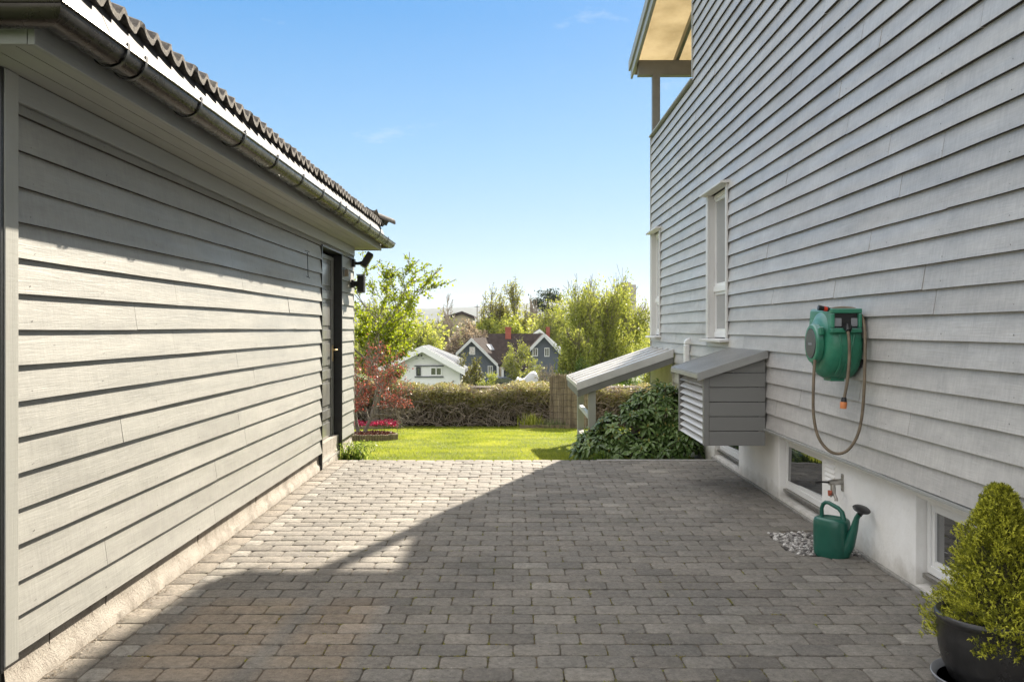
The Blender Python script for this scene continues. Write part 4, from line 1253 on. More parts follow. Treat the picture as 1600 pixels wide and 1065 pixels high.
mb.tube(smoothpath([P(1273, 562, 5.20), P(1271, 600, 5.17), P(1271, 645, 5.15), P(1277, 678, 5.12), P(1289, 698, 5.09), P(1305, 708, 5.06), P(1323, 704, 5.04), P(1338, 684, 5.02), P(1346, 655, 5.02), P(1350, 610, 5.02), P(1351.5, 560, 5.03), P(1351.5, 520, 5.07), P(1348, 497, 5.12), P(1338, 484, 5.12), P(1322, 480.5, 5.18), P(1305, 481.5, 5.2), P(1298, 483.5, 5.2)], 5), .0088, 10)
mb.build('hose', 'hose', reel, smooth=True)
mb = MB()
mb.tube(smoothpath([P(1323, 512, 5.14), P(1325, 517, 5.07), P(1327, 535, 5.05), P(1327, 562, 5.045), P(1324, 595, 5.04), P(1320, 617, 5.035), P(1318.5, 625, 5.03)], 5), .0088, 10)
mb.build('hose_end', 'hose', reel, smooth=True)
mb = MB(); mb.tube([P(1322, 511, 5.125), P(1325, 511.5, 5.085), P(1326, 517, 5.06)], [.021, .024, .014], 14); mb.build('hose_stop', 'black_plastic', reel, smooth=True)
a_ = P(1318.8, 622, 5.03); b_ = P(1317.4, 638, 5.03)
mb = MB(); mb.tube([a_ + Vector((0, 0, .006)), a_ + (b_ - a_) * .35], [.013, .018], 12); mb.build('connector_nut', 'black_plastic', reel, smooth=True)
mb = MB(); mb.tube([a_ + (b_ - a_) * .35, a_ + (b_ - a_) * .4, b_], [.018, .020, .018], 12); mb.build('connector', 'orange_plastic', reel, smooth=True)
mb = MB(); mb.tube([P(1278.5, 480.5, 5.2), P(1287, 482, 5.2)], [.017, .014], 12); mb.tube([P(1292, 483, 5.2), P(1306, 484.5, 5.2)], [.012, .009], 12); mb.box(1.845, 1.862, 5.19, 5.215, 1.48, 1.497); mb.build('nozzle', 'black_plastic', reel, smooth=True)
mb = MB(); mb.tube([P(1287, 482, 5.2), P(1292, 483, 5.2)], [.0155, .0145], 12); mb.build('nozzle_ring', 'red_plastic', reel, smooth=True)

# ================================================================== potted spruce
PC = Vector((1.845, 3.40, 0))
pot = thing('plant_pot', PC, 'dark glazed round plant pot on a grey saucer, holding the dwarf spruce', 'plant pot')
mb = MB(); mb.lathe([(r_ * .94, h_ - .006) for r_, h_ in [(.148, .026), (.158, .03), (.185, .09), (.200, .15), (.205, .21), (.200, .245), (.206, .252), (.214, .262), (.214, .274), (.205, .282), (.190, .276), (.186, .24), (0, .235)]], tuple(PC), 64)
mb.build('pot', 'pot', pot, smooth=True, angle=50)
mb = MB(); mb.lathe([(.15, .002), (.19, .006), (.208, .034), (.212, .036), (.214, .033), (.196, .0025), (.15, .0)][::-1], tuple(PC), 48); mb.lathe([(0, .012), (.19, .012)], tuple(PC), 48)
mb.build('saucer', 'saucer', pot, smooth=True)
mb = MB(); mb.lathe([(.183, .250), (0, .262)], tuple(PC), 24); mb.build('soil', 'soil', pot)

spr = thing('dwarf_spruce', PC + Vector((0, 0, .25)), 'bushy conical dwarf spruce with bright new tips growing in the dark glazed pot', 'conifer')
C = []; tips = []
rs = np.random.RandomState(4)
def spruce_surface(n):
    out = []
    for i in range(n):
        h = rs.rand() ** 1.35
        a = rs.rand() * 2 * math.pi
        lob = 1.03 + .20 * math.sin(a * 3 + h * 9) + .15 * math.sin(a * 7 - h * 15) + .15 * math.sin(h * 30 + a * 5)
        rad = (.218 * (1 - h) ** .82 * (1 if h > .08 else .8 + h * 2.5) + .018) * lob
        z = .20 + h * .565
        if h < .10: z += -.045 * rs.rand()
        k = rs.uniform(.80, 1.06) if rs.rand() < .76 else rs.uniform(.5, .8)
        out.append((a, rad * k, z, k))
    return out
pts = spruce_surface(12500)
V = []; vals = []
for (a, r_, z, k) in pts:
    c = np.array([PC.x + .035 + .012 * math.sin(z * 5) + r_ * math.cos(a), PC.y + r_ * math.sin(a), z])
    out = np.array([math.cos(a), math.sin(a), .9 + 1.2 * (z - .25)]); out /= np.linalg.norm(out)
    out = out + rs.normal(size=3) * .35; out /= np.linalg.norm(out)
    young = rs.rand() < (.45 if k > .85 else .08)
    L = rs.uniform(.016, .028)
    base_v = (.62 + rs.rand() * .38) if young else rs.rand() * .5
    for j in range(11):
        tpos = j / 11
        d = out * .75 + rs.normal(size=3) * .62; d /= np.linalg.norm(d)
        p0 = c + out * (tpos - .5) * L * 1.1
        nl = rs.uniform(.007, .0115)
        sd = np.cross(d, rs.normal(size=3)); sd /= np.linalg.norm(sd); sd *= .0019
        V += [p0 - sd, p0 + sd, p0 + d * nl]
        vals.append(base_v + rs.uniform(-.1, .1))
quads('foliage', V, 3, 'lf_spruce', spr, vals)
mb = MB()
mb.tube([PC + Vector((0, 0, .24)), PC + Vector((.01, 0, .5)), PC + Vector((.015, 0, .72))], [.02, .012, .004], 7)
for i in range(60):
    z = R.uniform(.26, .66); a = R.uniform(0, 6.28); L = .20 * (1 - (z - .22) / .56) * R.uniform(.7, 1)
    mb.tube([PC + Vector((.01, 0, z)), PC + Vector((.01 + L * math.cos(a), L * math.sin(a), z + .03))], [.004, .0015], 4)
mb.build('stem', 'bark', spr)
mb = MB(); mb.lathe([(.02, .2), (.11, .24), (.12, .30), (.09, .45), (.05, .58), (.02, .66), (.002, .69)], tuple(PC), 20)
for i_, v_ in enumerate(mb.v):
    k_ = 1 + .25 * mnoise.noise(Vector(v_) * 14); mb.v[i_] = (PC.x + .035 + (v_[0] - PC.x) * k_, PC.y + (v_[1] - PC.y) * k_, v_[2])
mb.build('shade_core', simple('inner_core_shade', (.06, .055, .02), .95, 0, .5, 60, .01, 120), spr)  # dark lumpy core standing in for the shade inside the foliage

# ================================================================== ground, lawn, terrain
def lawn_z(y): return -.075 - .0691 * max(0, y - 9.3)
def T(x, y):
    if y < 9.2: return -.12 if y > -8 else -.12
    if y < 19.6: return lawn_z(y) - .06
    z = lawn_z(19.6) - .06
    if y < 70: z += -(y - 19.6) / 50.4 * 5.4
    elif y < 300: z += -5.4 - (y - 70) / 230 * 3.5
    elif y < 700: z += -8.9 + (y - 300) / 400 * 2
    else:
        z += -6.9 + min(1, (y - 700) / 2300) ** 1.2 * 74 * (1 + .25 * math.sin(x / 420 + 1.2) + .12 * math.sin(x / 130))
    amp = min(1, max(0, (y - 25) / 60)) * .4 + max(0, min(1, (y - 700) / 1500)) * 10
    z += amp * mnoise.noise(Vector((x * .01, y * .01, 3)))
    return z
ysT = [-60, -20, -5, 0, 5, 9, 9.25] + list(np.linspace(9.6, 19.6, 8)) + list(np.linspace(21, 70, 22)) + list(np.linspace(75, 300, 24)) + list(np.linspace(330, 900, 14)) + list(np.linspace(960, 4200, 34))
xsT = [-1] * 0
nxT = 60
mb = MB()
for y in ysT:
    hw = max(60, abs(y) * .95 + 40)
    for i in range(nxT + 1):
        x = -hw + 2 * hw * i / nxT
        mb.v.append((x, y, T(x, y)))
split_y = 600
mbh = MB(); mbh.v = mb.v[:]
for j in range(len(ysT) - 1):
    for i in range(nxT):
        a = j * (nxT + 1) + i; fc = [a, a + 1, a + nxT + 2, a + nxT + 1]
        (mb if ysT[j] < split_y else mbh).face(fc)
structure(mb.build('terrain', 'terrain', None, fix=False, smooth=True), 'ground sloping down into the green valley')
structure(mbh.build('hills', 'hill', None, fix=False, smooth=True), 'distant wooded hills on the horizon')
mb = MB()
nx, ny = 60, 50
for j in range(ny + 1):
    y = 9.12 + (19.7 - 9.12) * j / ny
    for i in range(nx + 1):
        x = -9 + 19 * i / nx
        mb.v.append((x, y, lawn_z(y) + .012 * mnoise.noise(Vector((x * .9, y * .9, 0)))))
for j in range(ny):
    for i in range(nx):
        a = j * (nx + 1) + i; mb.face([a, a + 1, a + nx + 2, a + nx + 1])
structure(mb.build('lawn', 'lawn', None, fix=False, smooth=True), 'bright green mown lawn beyond the paving')
n = 150000
gx = NR.uniform(-3.9, 2.4, n); gy = 9.14 + (19.4 - 9.14) * NR.rand(n) ** 1.25
keep = ~((gx < GX + .06) & (gy < GY1 + .05))
gx, gy = gx[keep], gy[keep]; n = len(gx)
gz = -.075 - .0691 * np.maximum(0, gy - 9.3) - .004
patch = np.array([mnoise.noise(Vector((a * 1.6, b * 1.6, 5))) for a, b in zip(gx[:], gy[:])])
hh_ = NR.uniform(.014, .034, n) * (1 + .4 * patch)
ang = NR.uniform(0, 2 * np.pi, n); wd = NR.uniform(.0018, .0038, n) * (1 + (gy - 9) * .05)
dx, dy = np.cos(ang) * wd, np.sin(ang) * wd
lx, ly = NR.normal(0, .010, n), NR.normal(0, .010, n)
V = np.stack([np.stack([gx - dx, gy - dy, gz], 1), np.stack([gx + dx, gy + dy, gz], 1), np.stack([gx + lx, gy + ly, gz + hh_], 1)], 1)
tag(quads('grass', V, 3, 'grass', None, np.clip(.5 + patch * .55 + NR.normal(0, .17, n), 0, 1)), 'short blades of mown grass covering the lawn', 'grass', None, 'stuff')
mb = MB(); pts = []
for k in range(16):
    a = 2 * math.pi * k / 16; r_ = 1 + .25 * mnoise.noise(Vector((k, 3, 3)))
    pts.append((-1.62 + .26 * math.cos(a) * r_, 9.36 + .14 * math.sin(a) * r_, -.062))
mb.add(pts + [(-1.62, 9.36, -.04)], [(k, (k + 1) % 16, 16) for k in range(16)])
structure(mb.build('soil', 'soil', None), 'small patch of bare soil at the edge of the lawn')


# ------------------------------------------------------------------ plants
def skeleton(seed, depth=4, ang=38, up=.25, wig=.18, nch=(2, 3), lead=.0, sides=True, L0=1.0, first=.35, ratio=.72):
    r = random.Random(seed); lines = []
    def grow(p, d, L, rad, lv):
        steps = 4; pts = [p]; rads = [rad]; cur = p.copy(); dd = d.copy()
        for i in range(steps):
            dd = (dd + Vector((r.gauss(0, wig), r.gauss(0, wig), r.gauss(0, wig * .6) + up * (.18 if lv else .3)))).normalized()
            cur = cur + dd * (L / steps); rr0 = rad * (1 - .45 * (i + 1) / steps)
            pts.append(cur.copy()); rads.append(rr0)
            if sides and lv < depth and (lv > 0 or i >= 1) and r.random() < .7:
                a = math.radians(r.gauss(ang * 1.2, 10)); ax = dd.orthogonal().normalized(); ax.rotate(Matrix.Rotation(r.uniform(0, 6.28), 3, dd))
                nd = dd.copy(); nd.rotate(Matrix.Rotation(a, 3, ax))
                grow(cur.copy(), nd, L * r.uniform(.45, .75), rr0 * .6, lv + 1)
        lines.append((pts, rads, lv))
        if lv < depth:
            for _ in range(r.randint(*nch)):
                a = math.radians(r.gauss(ang, 9)) * (1 - lead); ax = dd.orthogonal().normalized(); ax.rotate(Matrix.Rotation(r.uniform(0, 6.28), 3, dd))
                nd = dd.copy(); nd.rotate(Matrix.Rotation(a, 3, ax))
                grow(cur.copy(), nd, L * ratio * r.uniform(.8, 1.15), rads[-1] * .72, lv + 1)
    grow(Vector((0, 0, 0)), Vector((r.gauss(0, .05), r.gauss(0, .05), 1)), first, 1.0, 0)
    return lines


def tree(name, label, cat, base, height, radius, trunk_r, leaf, nleaf, lsize, bark='bark', seed=1, style='broad', group=None, depth=4,
         spread=.11, ang=38, first=.45, minlv=2, weep=0.0, branch_min=.0, aspect=.6, stems=1, loc_off=(0, 0), wig=.18, ratio=.72, maxlv=9, dens=.0, up=.25, cbase=.04):
    base = Vector(base)
    root = thing(name, base, label, cat, group)
    rs = np.random.RandomState(seed * 13 + 5)
    lines = []
    for s_ in range(stems):
        L = skeleton(seed + s_ * 31, depth, ang, up, wig, first=first, ratio=ratio, lead=.45 if style == 'upright' else 0)
        if stems > 1:
            a = 2 * math.pi * s_ / stems + seed; tilt = Matrix.Rotation(math.radians(14), 3, Vector((math.cos(a), math.sin(a), 0)))
            L = [([tilt @ p + Vector((math.sin(a) * .03, -math.cos(a) * .03, 0)) for p in pts], rads, lv) for pts, rads, lv in L]
        lines += L
    allp = np.array([tuple(p) for pts, _, _ in lines for p in pts])
    zmax = np.percentile(allp[:, 2], 99.3)
    rx = np.percentile(np.abs(allp[:, :2] - np.median(allp[:, :2], axis=0)), 96)
    sx = radius * .92 / rx; sz = height * .95 / zmax
    tr = lambda p: Vector((p.x * sx + base.x, p.y * sx + base.y, p.z * sz + base.z))
    mb = MB(); mt = MB()
    anchors = []; dirs = []
    for pts, rads, lv in lines:
        P_ = [tr(p) for p in pts]
        rad = [max(branch_min, trunk_r * q_) for q_ in rads]
        if lv <= maxlv:
            (mt if lv == 0 else mb).tube(P_, rad, 9 if lv == 0 else (6 if lv < 3 else 4), cap=False)
        if lv >= minlv:
            for i in range(1, len(P_)):
                anchors.append((P_[i - 1], P_[i], lv))
    if mt.v:
        # flare of the foot
        mt.build('trunk', bark, root, smooth=True)
    mb.build('branches', bark, root, smooth=True)
    A = np.array([tuple(a[0]) for a in anchors]); B = np.array([tuple(a[1]) for a in anchors])
    wgt = np.array([1.0 + (a[2] - minlv) * .8 for a in anchors]); wgt /= wgt.sum()
    tone = rs.rand(len(anchors))
    if weep > 0:
        ns = nleaf // 16
        idx = rs.choice(len(anchors), ns, p=wgt)
        st = A[idx] + (B[idx] - A[idx]) * rs.rand(ns)[:, None] + rs.normal(0, spread * radius, (ns, 3)) * [1, 1, .5]
        Ls = weep * height * rs.uniform(.3, 1, ns)
        sway = rs.normal(0, .10, (ns, 2))
        C_ = []; vv = []
        for k in range(16):
            f = (k + rs.rand(ns)) / 16
            pos = st.copy(); pos[:, 2] -= Ls * f; pos[:, :2] += sway * (Ls * f)[:, None]; pos += rs.normal(0, lsize * .5, (ns, 3))
            C_.append(pos); vv.append(tone[idx])
        C_ = np.concatenate(C_); vv = np.concatenate(vv)
        vv = .25 + vv * .5 + rs.normal(0, .14, len(vv))
        V = leaf_quads(C_, lsize, aspect, 0, rs, droop=1.2)
    else:
        idx = rs.choice(len(anchors), nleaf, p=wgt)
        C_ = A[idx] + (B[idx] - A[idx]) * rs.rand(nleaf)[:, None] + rs.normal(0, spread * radius * .35, (nleaf, 3)) + 0
        vv = .22 + tone[idx] * .5 + rs.normal(0, .16, nleaf)
        V = leaf_quads(C_, lsize, aspect, .5, rs)
    keep = np.repeat(C_[:, 2] > base.z + height * cbase, 4)
    V = V[keep]; vv = vv[C_[:, 2] > base.z + height * cbase]
    quads('crown', V, 4, leaf, root, vv)
    return root


def at(x, Y, dz=0):
    X = (x - HX) / F * Y
    return Vector((X, Y, T(X, Y) + dz))
def htop(x, ytop, Y): b = at(x, Y); return (CH - (ytop - HY) / F * Y) - b.z

# the two near trees
b = Vector(((586 - HX) / F * 18.6, 18.6, lawn_z(18.6) - .02))
tree('yellow_green_tree', 'tall yellow-green tree in early leaf, its trunk rising from the pink flower bed', 'tree', b, 3.72, 1.75, .085, 'lf_tree', 17000, .062, 'bark_grey', 21, 'broad',
     depth=4, spread=.06, ang=36, first=.5, minlv=2, wig=.15, ratio=.76, branch_min=.008)
b = Vector(((563 - HX) / F * 14.25, 14.25, lawn_z(14.25) - .0))
tree('japanese_maple', 'small red-leaved maple with several thin stems in the round mulch ring by the garage corner', 'tree', b, 1.56, .66, .035, 'lf_maple', 4400, .040, 'bark_grey', 8, 'broad',
     depth=4, spread=.16, ang=40, first=.62, minlv=3, wig=.16, stems=2, branch_min=.003, aspect=.5, cbase=.30)

# mulch ring with log edging
MC = Vector((-2.30, 14.1, lawn_z(14.1)))
ring_t = thing('edging_ring', MC, 'round log-roll edging around the mulch under the red maple', 'garden edging')
mb = MB()
for k in range(72):
    a = 2 * math.pi * k / 72; mb.val = R.random(); h = .115 + R.uniform(-.008, .008)
    p = MC + Vector((.46 * math.cos(a), .46 * math.sin(a), 0)); p.z = lawn_z(p.y) - .02
    mb.tube([p, p + Vector((0, 0, h)), p + Vector((0, 0, h + .006))], [.021, .021, .014], 6)
mb.build('logs', 'log_edge', ring_t, smooth=True)
mb = MB(); mb.lathe([(.45, 0), (.3, .02), (0, .035)], (MC.x, MC.y, MC.z + .06), 24); 
structure(mb.build('mulch_bed', 'mulch', None), 'bed of red bark mulch in the round ring')
C_ = np.stack([MC.x + NR.uniform(-.44, .44, 2600), MC.y + NR.uniform(-.44, .44, 2600), np.full(2600, MC.z + .085)], 1)
C_ = C_[((C_[:, 0] - MC.x) ** 2 + (C_[:, 1] - MC.y) ** 2) < .19]
C_[:, 2] += .02 * NR.rand(len(C_))
M['mulch_chip'] = leafmat('mulch_chip', [(0, (.05, .018, .01)), (.5, (.16, .05, .028)), (1, (.32, .13, .07))], .02)
tag(quads('mulch', leaf_quads(C_, .035, .5, .8), 4, 'mulch_chip'), 'reddish bark chips inside the round edging', 'mulch', None, 'stuff')

# pink flower bed behind
fx0_, fx1_, fy = -3.9, -2.28, 17.95
edge_t = thing('bed_edging', (-3, fy, lawn_z(fy)), 'low scalloped wooden edging in front of the pink flowers', 'garden edging')
mb = MB()
for k in range(70):
    f = k / 69; x = fx0_ + (fx1_ - fx0_) * f; y = fy - .18 + .35 * f ** 6
    mb.tube([(x, y, lawn_z(y) - .02), (x, y, lawn_z(y) + .06 + R.uniform(-.006, .006))], .016, 5)
mb.build('logs', 'log_edge', edge_t)
n = 2600
fx_ = NR.uniform(fx0_, fx1_ - .04, n); fyy = NR.uniform(fy - .12, fy + .55, n)
C_ = np.stack([fx_, fyy, lawn_z(fy) + .06 + .07 * NR.rand(n) + .03 * np.sin(fx_ * 9)], 1)
tag(quads('pink_flowers', leaf_quads(C_, .036, .9, .8), 4, 'lf_pink'), 'carpet of pink flowers at the foot of the yellow-green tree', 'flowers', None, 'stuff')
C_ = np.stack([NR.uniform(fx0_, fx1_, 1600), NR.uniform(fy - .14, fy + .6, 1600), lawn_z(fy) + .02 + .07 * NR.rand(1600)], 1)
tag(quads('flower_leaves', leaf_quads(C_, .04, .5, .3), 4, 'lf_mid'), 'low green leaves under the pink flowers', 'ground cover', None, 'stuff')

# right hand bed
edge2 = thing('bed_edging', (.8, 18.1, lawn_z(18.1)), 'low wooden log edging in front of the reed screen', 'garden edging')
mb = MB()
for k in range(52):
    f = k / 51; x = .17 + .98 * f; y = 18.0 + .25 * math.sin(f * 2.2) - .2 * f
    mb.tube([(x, y, lawn_z(y) - .02), (x, y, lawn_z(y) + .075 + R.uniform(-.008, .008))], .014, 5)
mb.build('logs', 'log_edge', edge2)
def tuft(name, label, base, n, L, w, mat, seed, spread=.5, cat='plant', lean=.6):
    rs = np.random.RandomState(seed); root = thing(name, base, label, cat); V = []; vals = []
    for i in range(n):
        a = rs.rand() * 6.283; t_ = abs(rs.normal(0, lean)); l = L * rs.uniform(.5, 1.1)
        p = np.array(base) + [rs.normal(0, spread * .3), rs.normal(0, spread * .2), 0]
        d1 = np.array([math.cos(a) * math.sin(t_ * .5), math.sin(a) * math.sin(t_ * .5), math.cos(t_ * .5)]); d2 = np.array([math.cos(a) * math.sin(t_ * 1.5), math.sin(a) * math.sin(t_ * 1.5), math.cos(t_ * 1.5)])
        s_ = np.array([-math.sin(a), math.cos(a), 0]) * w
        m = p + d1 * l * .5; e = m + d2 * l * .5; v = rs.rand()
        V += [p - s_, p + s_, m + s_, m - s_]; V += [m - s_, m + s_, e + s_ * .15, e - s_ * .15]; vals += [v, v]
    quads('leaves', V, 4, mat, root, vals); return root
tuft('yellow_grass_plant', 'yellow-green arching grassy plant at the left end of the bed by the reed screen', (.42, 18.35, lawn_z(18.35)), 120, .34, .011, 'lf_bright', 3, .35)
tuft('lavender_plant', 'grey-green tufted plant between the yellow grass and the reed screen', (.85, 18.25, lawn_z(18.25)), 260, .22, .006, 'lf_laven', 4, .5)
tuft('corner_weed', 'yellow-green weed growing against the garage foundation corner', (-1.74, 9.55, -.09), 150, .21, .009, 'lf_weed', 5, .28, lean=.5)
rootw = bpy.context.scene.objects[-1] if False else None
C_ = np.stack([NR.normal(-1.70, .10, 900), NR.normal(9.58, .10, 900), -.07 + .21 * NR.rand(900) ** .8], 1)
w_ = [o for o in COL.objects if o.name == 'corner_weed'][0]
quads('foliage', leaf_quads(C_, .022, .6, .4), 4, 'lf_weed', w_)
tuft('small_fern', 'small dark green tuft growing at the kerb under the shelter post', (.93, 9.30, -.06), 80, .16, .008, 'lf_mid', 9, .2)

# reed screen
rsn = thing('reed_screen', (1.0, 18.7, lawn_z(18.7)), 'curved screen of upright dried reeds bound with wire, standing at the end of the hedge', 'reed screen')
mb = MB(); npth = 150
pth = []
for k in range(npth):
    f = k / (npth - 1)
    x = .80 + .78 * f; y = 18.72 - .55 * math.sin(f * 1.75) ** 1.0 - .12 * f
    pth.append((x, y))
for k, (x, y) in enumerate(pth):
    mb.val = R.random(); h = 1.14 + R.uniform(-.05, .03) + (.03 if R.random() < .1 else 0)
    z0 = lawn_z(y) - .02; j = R.gauss(0, .006)
    mb.tube([(x + j, y + j, z0), (x + R.gauss(0, .006), y, z0 + h * .5), (x + R.gauss(0, .009), y + R.gauss(0, .006), z0 + h)], R.uniform(.004, .0068), 4)
    mb.val = R.random(); mb.tube([(x + .002, y + .010, z0), (x + .003, y + .010, z0 + h * .97)], .0055, 3)
mb.build('reeds', 'reed', rsn)
mb = MB()
for i in range(9):
    h = .08 + i * .125
    for dy in (-.0125,):
        mb.tube([(x, y + dy, lawn_z(y) + h + .006 * math.sin(x * 31 + i)) for x, y in pth[::5]], .0045, 4, cap=False)
mb.build('binding_wire', 'bark', rsn)

# hedge
hd = thing('hedge', (0, 19.3, lawn_z(19.3)), 'long low brown-green hedge with bare twiggy lower stems across the end of the lawn', 'hedge')
HX0, HX1, HYF, HYB = -5.2, 5.0, 18.98, 20.3
def hedge_top(x): return lawn_z(19) + .79 + .05 * math.sin(x * 1.7) + .035 * math.sin(x * 4.3 + 1) + .02 * math.sin(x * 11)
n = 52000
hx = NR.uniform(HX0, HX1, n); f = NR.rand(n)
bulge = np.array([.10 * mnoise.noise(Vector((a * 1.6, b_ * 3, 0))) for a, b_ in zip(hx, f)])
tp = np.array([hedge_top(a) for a in hx])
z0 = lawn_z(19)
kind = NR.rand(n)
hz = np.where(kind < .42, tp + NR.normal(0, .035, n), z0 + (tp - z0) * (1 - np.abs(NR.normal(0, .30, n)).clip(0, .93)))
hy = np.where(kind < .42, NR.uniform(HYF - .02, HYB, n), HYF + bulge + NR.normal(0, .05, n) + .12 * (1 - (hz - z0) / (tp - z0)))
C_ = np.stack([hx, hy, hz], 1)
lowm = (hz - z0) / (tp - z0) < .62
vv = np.clip(.48 + .22 * np.array([mnoise.noise(Vector((a * 5, 1, c_ * 7))) for a, c_ in zip(hx, hz)]) * 2 + NR.normal(0, .18, n), 0, 1)
V = leaf_quads(C_, .05, .42, .2).reshape(n, 4, 3)
quads('top_foliage', V[~lowm].reshape(-1, 3), 4, 'lf_hedge', hd, vv[~lowm])
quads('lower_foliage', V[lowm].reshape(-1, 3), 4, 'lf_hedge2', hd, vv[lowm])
mb = MB()
for _ in range(4200):
    x = R.uniform(HX0, HX1); y = HYF + R.uniform(-.03, .35); zb = z0 + R.uniform(-.02, .75); L = R.uniform(.15, .5)
    a = R.gauss(0, .9); p = Vector((x, y, zb)); d = Vector((math.sin(a), R.gauss(-.15, .25), abs(math.cos(a)) * .8 + .1)).normalized()
    m_ = p + d * L * .5 + Vector((R.gauss(0, .03), R.gauss(0, .03), .01)); e = m_ + (d + Vector((R.gauss(0, .4), R.gauss(0, .2), -.35))).normalized() * L * .5
    if e.z > hedge_top(x) + .05: e.z = hedge_top(x) + .03
    mb.tube([p, m_, e], [.008, .006, .003], 3, cap=False)
mb.build('branches', 'twig', hd)
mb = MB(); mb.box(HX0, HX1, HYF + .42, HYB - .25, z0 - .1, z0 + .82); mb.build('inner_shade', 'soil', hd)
n = 7000      # spiky shoots on top
hx = NR.uniform(HX0, HX1, n); tp = np.array([hedge_top(a) for a in hx]); k_ = NR.rand(n)
C_ = np.stack([hx, NR.uniform(HYF - .05, HYB, n), tp + .05 + .06 * k_ * NR.rand(n)], 1)
quads('shoots', leaf_quads(C_, .075, .26, .1), 4, 'lf_hedge', hd)

# rhododendron
rh = thing('rhododendron', (1.4, 10.1, -.1), 'large dark green rhododendron with glossy whorled leaves and buds, beside the louvred cover box', 'shrub')
rs = np.random.RandomState(17)
V = []; vals = []; mb = MB(); bb = MB()
def rho_surface():
    # union of lobes
    lobes = [((1.45, 10.15, .08), (.52, .45, .44)), ((1.70, 10.25, .30), (.38, .40, .44)), ((1.04, 10.1, -.03), (.34, .38, .25)), ((1.9, 9.95, .05), (.26, .35, .34)), ((1.5, 9.85, -.05), (.60, .34, .22))]
    out = []
    while len(out) < 300:
        c, s_ = lobes[rs.randint(len(lobes))]
        d = rs.normal(size=3); d /= np.linalg.norm(d)
        if d[1] > .5 and rs.rand() < .6: continue
        k = rs.uniform(.72, 1.04)
        p = np.array(c) + d * np.array(s_) * k
        if p[2] < -.02 or p[0] > 2.06: continue
        inside = any(sum(((p - np.array(c2)) / np.array(s2)) ** 2) < .42 for c2, s2 in lobes)
        if inside: continue
        out.append((p, d))
    return out
for p, d in rho_surface():
    ax = np.array([d[0] * .55, d[1] * .55, .75 + .3 * d[2]]) + rs.normal(0, .12, 3); ax /= np.linalg.norm(ax)
    t1 = np.cross(ax, [0.3, .9, .1]); t1 /= np.linalg.norm(t1); t2 = np.cross(ax, t1)
    nl = rs.randint(7, 11); base_v = rs.rand(); ph = rs.rand() * 6
    for ringi in range(2):
        for i in range(nl if ringi == 0 else 5):
            a = ph + i * 2 * math.pi / (nl if ringi == 0 else 5) + rs.normal(0, .15) + ringi * .4
            out = t1 * math.cos(a) + t2 * math.sin(a)
            L = rs.uniform(.10, .145) * (1 if ringi == 0 else .8); w = L * .155
            el = rs.normal(-.10, .22) if ringi == 0 else rs.normal(.45, .2)
            d0 = out * math.cos(el) + ax * math.sin(el); sd = np.cross(d0, ax); sd /= np.linalg.norm(sd)
            nn = np.cross(sd, d0)
            drop = np.array([0, 0, -1.0]) * L * rs.uniform(.12, .38)
            q0 = p + d0 * .012; q1 = p + d0 * L * .38 + drop * .12; q2 = p + d0 * L * .72 + drop * .45; q3 = p + d0 * L + drop
            f_ = nn * w * .35
            V += [q0, q1 + sd * w + f_, q1, q1 - sd * w + f_]
            V += [q1, q1 + sd * w + f_, q2 + sd * w * .92 + f_, q2]; V += [q1, q2, q2 - sd * w * .92 + f_, q1 - sd * w + f_]
            V += [q2, q2 + sd * w * .92 + f_, q3, q2 - sd * w * .92 + f_]
            v = base_v * .6 + rs.rand() * .35 + (.15 if ringi else 0); vals += [v] * 4
    if rs.rand() < .6:
        bb.tube([Vector(p), Vector(p + ax * .022), Vector(p + ax * .042)], [.007, .010, .002], 6)
    foot = Vector((1.5 + .35 * (p[0] - 1.5), 10.15 + .3 * (p[1] - 10.15), -.05)); pv = Vector(p)
    mid = foot.lerp(pv, .55) + Vector((rs.normal(0, .05), rs.normal(0, .05), -.03))
    mb.tube([foot, mid, pv], [.012, .008, .004], 4, cap=False)
quads('leaves', V, 4, 'lf_rhodo', rh, vals)
mb.build('stems', 'bark', rh); tag(bb.build('buds', 'bud', rh, smooth=True), kind='stuff')


